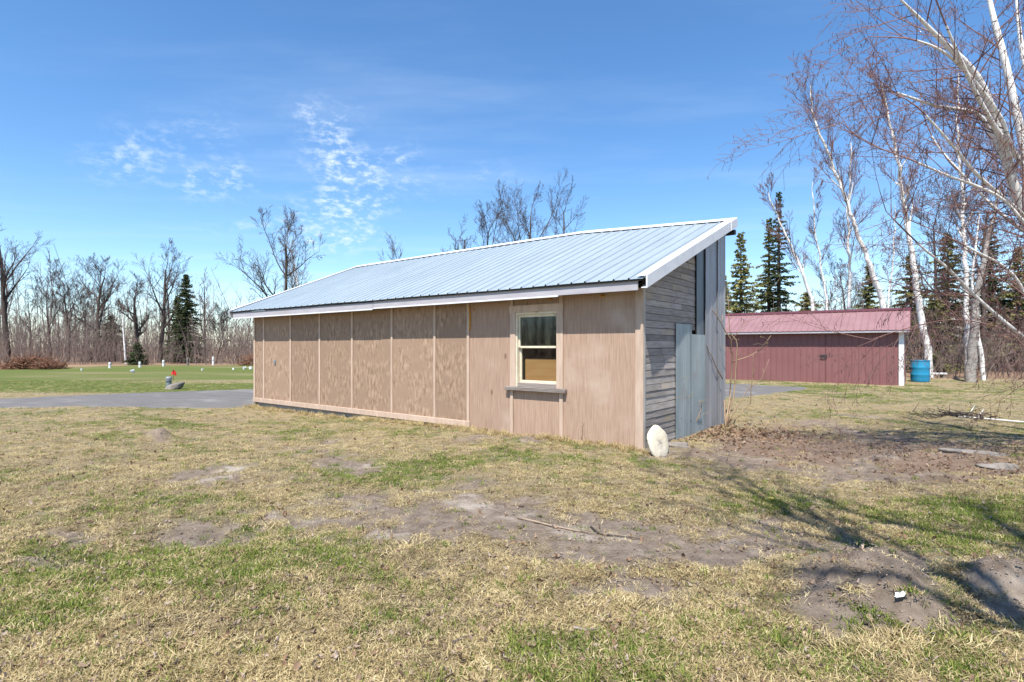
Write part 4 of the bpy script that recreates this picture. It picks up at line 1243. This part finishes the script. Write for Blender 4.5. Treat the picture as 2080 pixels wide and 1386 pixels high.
# debris heap in the shade at right
def heap(px, py, label, seed, n=160, mat='bark', sz=.35):
    rg = np.random.RandomState(seed); p = gp(px, py)
    P = np.stack([p.x + rg.normal(0, sz, n), p.y + rg.normal(0, sz * .7, n), rg.rand(n) * .12], 1)
    d = rg.normal(0, 1, (n, 3)); d[:, 2] = np.abs(d[:, 2]) * .35; d /= np.linalg.norm(d, axis=1, keepdims=True)
    l = rg.uniform(.08, .32, n)
    return tag(obj('brush_pile', seg_mesh('heap', P, P + d * l[:, None], np.full(n, .009), np.full(n, .004), 3), M[mat]), label, 'brush pile')
heap(1950, 852, 'dark heap of twigs in the shade behind the fallen birch branch', 71)

# ------------------------------------------------------------------ saplings and weeds by the shed
def sapling(label, base, stems_, seed, name='sapling_bush', buds=True):
    rr = random.Random(seed)
    t = empty(name, base); tag(t, label, 'bush')
    bud = MB()
    for (pts, r) in stems_:
        P = [Vector(p) - Vector(base) for p in pts]
        m = MB()
        Q = []
        for a, b in zip(P[:-1], P[1:]):
            for k in range(3): Q.append(a.lerp(b, k / 3) + Vector((rr.gauss(0, .008), rr.gauss(0, .008), 0)))
        Q.append(P[-1])
        m.tube(Q, [r * 1.35 * (1 - .65 * i / (len(Q) - 1)) for i in range(len(Q))], 6)
        for i in range(3, len(Q) - 1):
            if rr.random() < .55:
                d = Vector((rr.gauss(0, 1), rr.gauss(0, 1), abs(rr.gauss(0, .8)))).normalized()
                l = rr.uniform(.06, .28)
                e = Q[i] + d * l
                m.tube([Q[i], Q[i].lerp(e, .5) + Vector((0, 0, .02)), e], [.0035, .003, .002], 4)
                if buds and rr.random() < .6: bud.add([tuple(e + Vector(o)) for o in ((.008, 0, 0), (-.008, 0, 0), (0, .008, 0), (0, -.008, 0), (0, 0, .018), (0, 0, -.012))], [(0, 2, 4), (2, 1, 4), (1, 3, 4), (3, 0, 4), (2, 0, 5), (1, 2, 5), (3, 1, 5), (0, 3, 5)])
        m.build('stem', M['sapling'], t, smooth=True)
    if buds and bud.v: tag(bud.build('buds', M['bud'], t), kind='stuff')
    return t
def sp(px, py, d): return at(px, py, d)
b0 = gp(1475, 868)
sapling('leafless sapling clump at the back corner of the tan shed gable', b0, [
    ([b0, sp(1470, 800, 10.6), sp(1466, 700, 10.5), sp(1468, 640, 10.4)], .011),
    ([b0, sp(1484, 800, 10.4), sp(1488, 720, 10.3), sp(1484, 690, 10.2), sp(1455, 640, 10.0), sp(1432, 612, 9.9)], .013),
    ([b0, sp(1494, 780, 10.2), sp(1498, 700, 10.2), sp(1483, 672, 10.2), sp(1478, 600, 10.2)], .011),
    ([sp(1488, 735, 10.3), sp(1520, 725, 10.2), sp(1545, 710, 10.2), sp(1566, 682, 10.1)], .008),
    ([sp(1486, 692, 10.3), sp(1496, 680, 10.2), sp(1530, 640, 10.2)], .006),
    ([b0, sp(1520, 790, 10.0), sp(1545, 770, 9.9), sp(1562, 730, 9.9)], .007),
    ([b0, sp(1524, 820, 10.0), sp(1530, 740, 9.9), sp(1530, 720, 9.9)], .007)], 81)
b1 = gp(1405, 880)
sapling('thin budding twigs growing against the steel sheets of the gable', b1, [
    ([b1, sp(1385, 850, 8.9), sp(1360, 825, 8.7), sp(1350, 800, 8.5), sp(1340, 740, 8.4), sp(1336, 696, 8.4)], .006),
    ([b1, sp(1370, 840, 8.9), sp(1366, 790, 8.9), sp(1362, 770, 8.9)], .005),
    ([sp(1468, 770, 10.2), sp(1445, 725, 9.9), sp(1430, 695, 9.7), sp(1424, 680, 9.6)], .008),
    ([b1, sp(1417, 850, 9.4), sp(1426, 825, 9.4), sp(1420, 812, 9.4)], .007),
    ([b1, sp(1404, 855, 9.2), sp(1388, 820, 9.1), sp(1382, 804, 9.1)], .004)], 82)
b2 = gp(1180, 898)
sapling('dead dry weed stalk in front of the shed wall right of the window', b2, [
    ([b2, sp(1182, 875, 8.2), sp(1188, 852, 8.2)], .004), ([sp(1182, 875, 8.2), sp(1200, 880, 8.1), sp(1214, 912, 7.9)], .003), ([sp(1186, 862, 8.2), sp(1172, 852, 8.2)], .003)], 83, 'weed_stalk', False)

# ------------------------------------------------------------------ grass, leaves (uncountable)
def blade_clump(n, rad, h, seed, tilt, w=.0032, bend=.4):
    rg = np.random.RandomState(seed)
    a = rg.uniform(0, 6.283, n); q = rad * np.sqrt(rg.rand(n))
    base = np.stack([np.cos(a) * q, np.sin(a) * q, np.full(n, -.006)], 1)
    az = rg.uniform(0, 6.283, n); tl = np.clip(rg.normal(tilt, .3, n), .05, 1.5)
    L = h * rg.uniform(.5, 1.3, n)
    d = np.stack([np.cos(az) * np.sin(tl), np.sin(az) * np.sin(tl), np.cos(tl)], 1)
    s = np.stack([-np.sin(az), np.cos(az), np.zeros(n)], 1) * (w * rg.uniform(.6, 1.3, n))[:, None]
    mid = base + d * (L * .55)[:, None]
    d2 = d.copy(); d2[:, 2] -= bend; tip = mid + d2 * (L * .45)[:, None]
    tip[:, 2] = np.maximum(tip[:, 2], .002)
    V = np.stack([base - s, base + s, mid + s * .8, mid - s * .8, tip], 1).reshape(-1, 3)
    o = (np.arange(n) * 5)[:, None]
    T = np.concatenate([o + np.array([[0, 1, 2]]), o + np.array([[0, 2, 3]]), o + np.array([[3, 2, 4]])], 0)
    return np_mesh('clump', V, T)
def grass_material(name, c0, c1, c2):
    m = bpy.data.materials.new(name); m.use_nodes = True
    nt = m.node_tree; bs = nt.nodes['Principled BSDF']; L = nt.links.new
    bs.inputs['Roughness'].default_value = .7; bs.inputs['Specular IOR Level'].default_value = .25
    oi = nt.nodes.new('ShaderNodeObjectInfo'); g = nt.nodes.new('ShaderNodeNewGeometry')
    def ramp(v):
        r = nt.nodes.new('ShaderNodeValToRGB')
        r.color_ramp.elements[0].color = (*c0, 1); r.color_ramp.elements[1].color = (*c2, 1)
        e = r.color_ramp.elements.new(.5); e.color = (*c1, 1)
        L(v, r.inputs[0]); return r.outputs[0]
    ad = nt.nodes.new('ShaderNodeMath'); ad.operation = 'MULTIPLY_ADD'; ad.inputs[1].default_value = .55
    L(g.outputs['Random Per Island'], ad.inputs[0])
    ml = nt.nodes.new('ShaderNodeMath'); ml.operation = 'MULTIPLY'; ml.inputs[1].default_value = .45; L(oi.outputs['Random'], ml.inputs[0])
    L(ml.outputs[0], ad.inputs[2])
    c = ramp(ad.outputs[0]); L(c, bs.inputs['Base Color'])
    # thin blades let some light through
    o = nt.nodes['Material Output']; mx = nt.nodes.new('ShaderNodeMixShader'); mx.inputs[0].default_value = .3
    tl = nt.nodes.new('ShaderNodeBsdfTranslucent'); L(c, tl.inputs[0]); L(bs.outputs[0], mx.inputs[1]); L(tl.outputs[0], mx.inputs[2]); L(mx.outputs[0], o.inputs['Surface'])
    return m
MG = {'dry': grass_material('dry_grass_blades', (.15, .105, .05), (.46, .36, .18), (.74, .63, .38)),
      'green': grass_material('green_grass_blades', (.05, .09, .012), (.14, .19, .03), (.34, .35, .09)),
      'thatch': grass_material('thatch_blades', (.11, .08, .045), (.25, .19, .11), (.42, .34, .21)),
      'leaf': grass_material('dead_leaves', (.13, .075, .045), (.27, .17, .105), (.46, .37, .28))}
def scatter(name, me, P, scale, rot, kind='stuff'):
    """geometry-node instances of one clump mesh on points"""
    src = bpy.data.meshes.new(name + '_points')
    src.vertices.add(len(P)); src.vertices.foreach_set('co', np.ascontiguousarray(P, np.float32).ravel())
    a = src.attributes.new('sc', 'FLOAT', 'POINT'); a.data.foreach_set('value', scale.astype(np.float32))
    b = src.attributes.new('rot', 'FLOAT_VECTOR', 'POINT'); b.data.foreach_set('vector', np.ascontiguousarray(rot, np.float32).ravel())
    o = bpy.data.objects.new(name, src); col.objects.link(o); o['kind'] = kind
    tmpl = bpy.data.objects.new(name + '_clump', me)     # the template is not linked to the scene
    ng = bpy.data.node_groups.new(name + '_scatter', 'GeometryNodeTree')
    ng.interface.new_socket('Geometry', in_out='INPUT', socket_type='NodeSocketGeometry')
    ng.interface.new_socket('Geometry', in_out='OUTPUT', socket_type='NodeSocketGeometry')
    N = ng.nodes; L = ng.links.new
    gi = N.new('NodeGroupInput'); go = N.new('NodeGroupOutput')
    ip = N.new('GeometryNodeInstanceOnPoints'); oi = N.new('GeometryNodeObjectInfo'); oi.inputs['Object'].default_value = tmpl; oi.inputs['As Instance'].default_value = True
    na1 = N.new('GeometryNodeInputNamedAttribute'); na1.data_type = 'FLOAT'; na1.inputs[0].default_value = 'sc'
    na2 = N.new('GeometryNodeInputNamedAttribute'); na2.data_type = 'FLOAT_VECTOR'; na2.inputs[0].default_value = 'rot'
    mp = N.new('GeometryNodeMeshToPoints')
    L(gi.outputs[0], mp.inputs['Mesh']); L(mp.outputs[0], ip.inputs['Points']); L(oi.outputs['Geometry'], ip.inputs['Instance'])
    L(na1.outputs[0], ip.inputs['Scale']); L(na2.outputs[0], ip.inputs['Rotation']); L(ip.outputs[0], go.inputs[0])
    md = o.modifiers.new('scatter', 'NODES'); md.node_group = ng
    return o
def lawn_points(N, seed, ymin, ymax, power=1.0):
    """random lawn points, denser near the camera, inside a generous view wedge"""
    rg = np.random.RandomState(seed)
    y = ymin * (ymax / ymin) ** (rg.rand(N) ** power)
    x = rg.uniform(-1.12, 1.12, N) * (y + .6)
    tx = (x - 1.829) * -.789 + (y - 7.80) * .614
    sx = (x - 1.829) * .614 + (y - 7.80) * .789
    ok = ~((tx > -.02) & (tx < 10.85) & (sx > -.03) & (sx < 3.6))
    d_near = np.interp(x, na[:, 0], na[:, 1]); d_far = np.interp(x, fa[:, 0], fa[:, 1])
    ok &= ~((y > d_near) & (y < d_far) & (x < 10.2))
    q = np.array([x - A.x, y - A.y]); lx = q[0] * math.cos(mrot) + q[1] * math.sin(mrot); ly = -q[0] * math.sin(mrot) + q[1] * math.cos(mrot)
    ok &= ~((lx < 0) & (lx > -9) & (ly > -.05))
    return x[ok], y[ok], rg
def place(name, me, mat, N, seed, weight, smin, smax, ymin=1.7, ymax=24, power=.9, tilt=.12, lift=0, patch=None):
    me.materials.append(mat)
    x, y, rg = lawn_points(N, seed, ymin, ymax, power)
    d, g, l = masks(x, y)
    wgt = weight(d, g, l)
    if patch is not None:
        wgt = wgt * patch(fbm(x + 71, y - 13, 1.7, 4, .6))
    keep = rg.rand(len(x)) < wgt
    x, y = x[keep], y[keep]
    z = height(x, y) + lift
    sc = rg.uniform(smin, smax, len(x))
    rot = np.stack([rg.normal(0, tilt, len(x)), rg.normal(0, tilt, len(x)), rg.uniform(0, 6.283, len(x))], 1)
    return scatter(name, me, np.stack([x, y, z], 1), sc, rot)
place('dry_grass', blade_clump(90, .09, .031, 1, 1.15, w=.002), MG['dry'], 60000, 901, lambda d, g, l: np.clip(1.0 - 1.0 * d - .45 * g - .5 * l, .02, 1), .5, 1.25, patch=lambda n: .25 + .75 * sstep(n, .38, .6))
place('dry_grass', blade_clump(60, .10, .050, 2, 1.3, w=.0022), MG['dry'], 26000, 902, lambda d, g, l: np.clip(.62 - .62 * d - .3 * g - .2 * l, .05, 1), .5, 1.2)
place('dry_grass', blade_clump(70, .10, .030, 21, 1.4, w=.0025), MG['thatch'], 34000, 909, lambda d, g, l: np.clip(.8 - .7 * d - .3 * g, .03, 1), .5, 1.2, patch=lambda n: .15 + .85 * sstep(n, .58, .40))
place('green_grass', blade_clump(60, .08, .034, 3, .85, w=.0022), MG['green'], 52000, 903, lambda d, g, l: np.clip(g * 1.15 - d * .9 - l * .6 + .06, .01, 1), .5, 1.2)
place('green_grass', blade_clump(26, .04, .05, 4, .6, w=.0025), MG['green'], 12000, 904, lambda d, g, l: np.clip(g * .7 - d * .4 + .10, .03, 1), .4, 1.2)
# tufts along the foot of the shed walls
def foot_points(n, seed):
    rg = np.random.RandomState(seed)
    t = rg.uniform(-.3, 10.9, n); s = -np.abs(rg.normal(.0, .14, n)) - .02
    x = P0.x - .789 * t + .614 * s; y = P0.y + .614 * t + .789 * s
    return x, y, rg
x_, y_, rg_ = foot_points(420, 77)
me_ = blade_clump(45, .06, .11, 6, .7, w=.003); me_.materials.append(MG['dry'])
scatter('dry_grass', me_, np.stack([x_, y_, height(x_, y_)], 1), rg_.uniform(.4, 1.1, len(x_)), np.stack([rg_.normal(0, .2, len(x_)), rg_.normal(0, .2, len(x_)), rg_.uniform(0, 6.28, len(x_))], 1))
# straw around the soil mound
p_ = gp(1810, 1315); rg_ = np.random.RandomState(91)
x_ = p_.x + rg_.normal(0, .17, 70); y_ = p_.y + rg_.normal(0, .07, 70)
me_ = blade_clump(50, .08, .12, 8, 1.25, w=.003); me_.materials.append(MG['dry'])
scatter('dry_grass', me_, np.stack([x_, y_, height(x_, y_)], 1), rg_.uniform(.5, 1.0, 70), np.stack([rg_.normal(0, .15, 70), rg_.normal(0, .15, 70), rg_.uniform(0, 6.28, 70)], 1))
# fallen leaves
def leaf_mesh(seed):
    rr = random.Random(seed); V = []; Fc = []
    n = 7
    for i in range(n):
        f = i / (n - 1); w = .018 * math.sin(math.pi * (.08 + .87 * f)) * rr.uniform(.7, 1.2)
        z = .006 + .012 * math.sin(f * 5 + seed)
        V += [(-.035 + .07 * f, -w, z + .010), (-.035 + .07 * f, 0, z), (-.035 + .07 * f, w, z + .012)]
    for i in range(n - 1):
        for k in range(2): Fc.append((i * 3 + k, i * 3 + k + 1, (i + 1) * 3 + k + 1, (i + 1) * 3 + k))
    return np_mesh('leaf', np.array(V), np.array(Fc))
px_r = lambda d, g, l: np.clip(.07 + l * 1.4 - d * .03, 0, 1)
place('leaf_litter', leaf_mesh(1), MG['leaf'], 22000, 905, px_r, .3, .85, tilt=.5, lift=.008)
place('leaf_litter', leaf_mesh(2), MG['leaf'], 18000, 906, px_r, .3, .9, tilt=.7, lift=.008)
# leaves gathered by the gable and under the saplings
rg_ = np.random.RandomState(93)
p_ = gp(1450, 880); n_ = 900
x_ = p_.x + rg_.normal(0, .75, n_); y_ = p_.y + rg_.normal(0, .45, n_)
k_ = ((x_ - P0.x) * .789 + (y_ - P0.y) * -.614) > .08
x_, y_ = x_[k_], y_[k_]; n_ = len(x_)
me_ = leaf_mesh(5); me_.materials.append(MG['leaf'])
scatter('leaf_litter', me_, np.stack([x_, y_, height(x_, y_) + .01], 1), rg_.uniform(.5, 1.2, n_), np.stack([rg_.normal(0, .6, n_), rg_.normal(0, .6, n_), rg_.uniform(0, 6.28, n_)], 1))
# crumbs of soil on the bare patches
def clod_mesh(seed, n=9):
    rg = np.random.RandomState(seed); V = []; Fc = []
    for i in range(n):
        c = np.append(rg.normal(0, .045, 2), .002); r = rg.uniform(.003, .011)
        o = np.array([(1, 0, 0), (-1, 0, 0), (0, 1, 0), (0, -1, 0), (0, 0, .7), (0, 0, -.7)]) * r * rg.uniform(.6, 1.4, (6, 1)) + c
        b = len(V); V += list(o)
        Fc += [(b + i_, b + j_, b + k_) for i_, j_, k_ in ((0, 2, 4), (2, 1, 4), (1, 3, 4), (3, 0, 4), (2, 0, 5), (1, 2, 5), (3, 1, 5), (0, 3, 5))]
    return np_mesh('clods', np.array(V), np.array(Fc))
M['clod'] = material('soil_crumbs', (.20, .16, .13), .95, vary=(.29, .24, .20), scale=20)
place('soil_crumbs', clod_mesh(3), M['clod'], 26000, 907, lambda d, g, l: np.clip(d * .6 - .15, 0, 1), .25, .9, tilt=.2, ymax=14)
place('dry_grass', blade_clump(14, .09, .045, 12, 1.35, w=.002), MG['dry'], 16000, 908, lambda d, g, l: np.clip(d * .8 - .75 * sstep(d, .9, 1.0), 0, 1), .5, 1.2, ymax=14)
MG['bits'] = grass_material('leaf_fragments', (.15, .10, .075), (.34, .25, .19), (.58, .49, .42))
place('leaf_litter', leaf_mesh(9), MG['bits'], 16000, 910, lambda d, g, l: np.clip(.42 - .3 * d, 0, 1), .2, .6, tilt=.6, lift=.012, ymax=12)
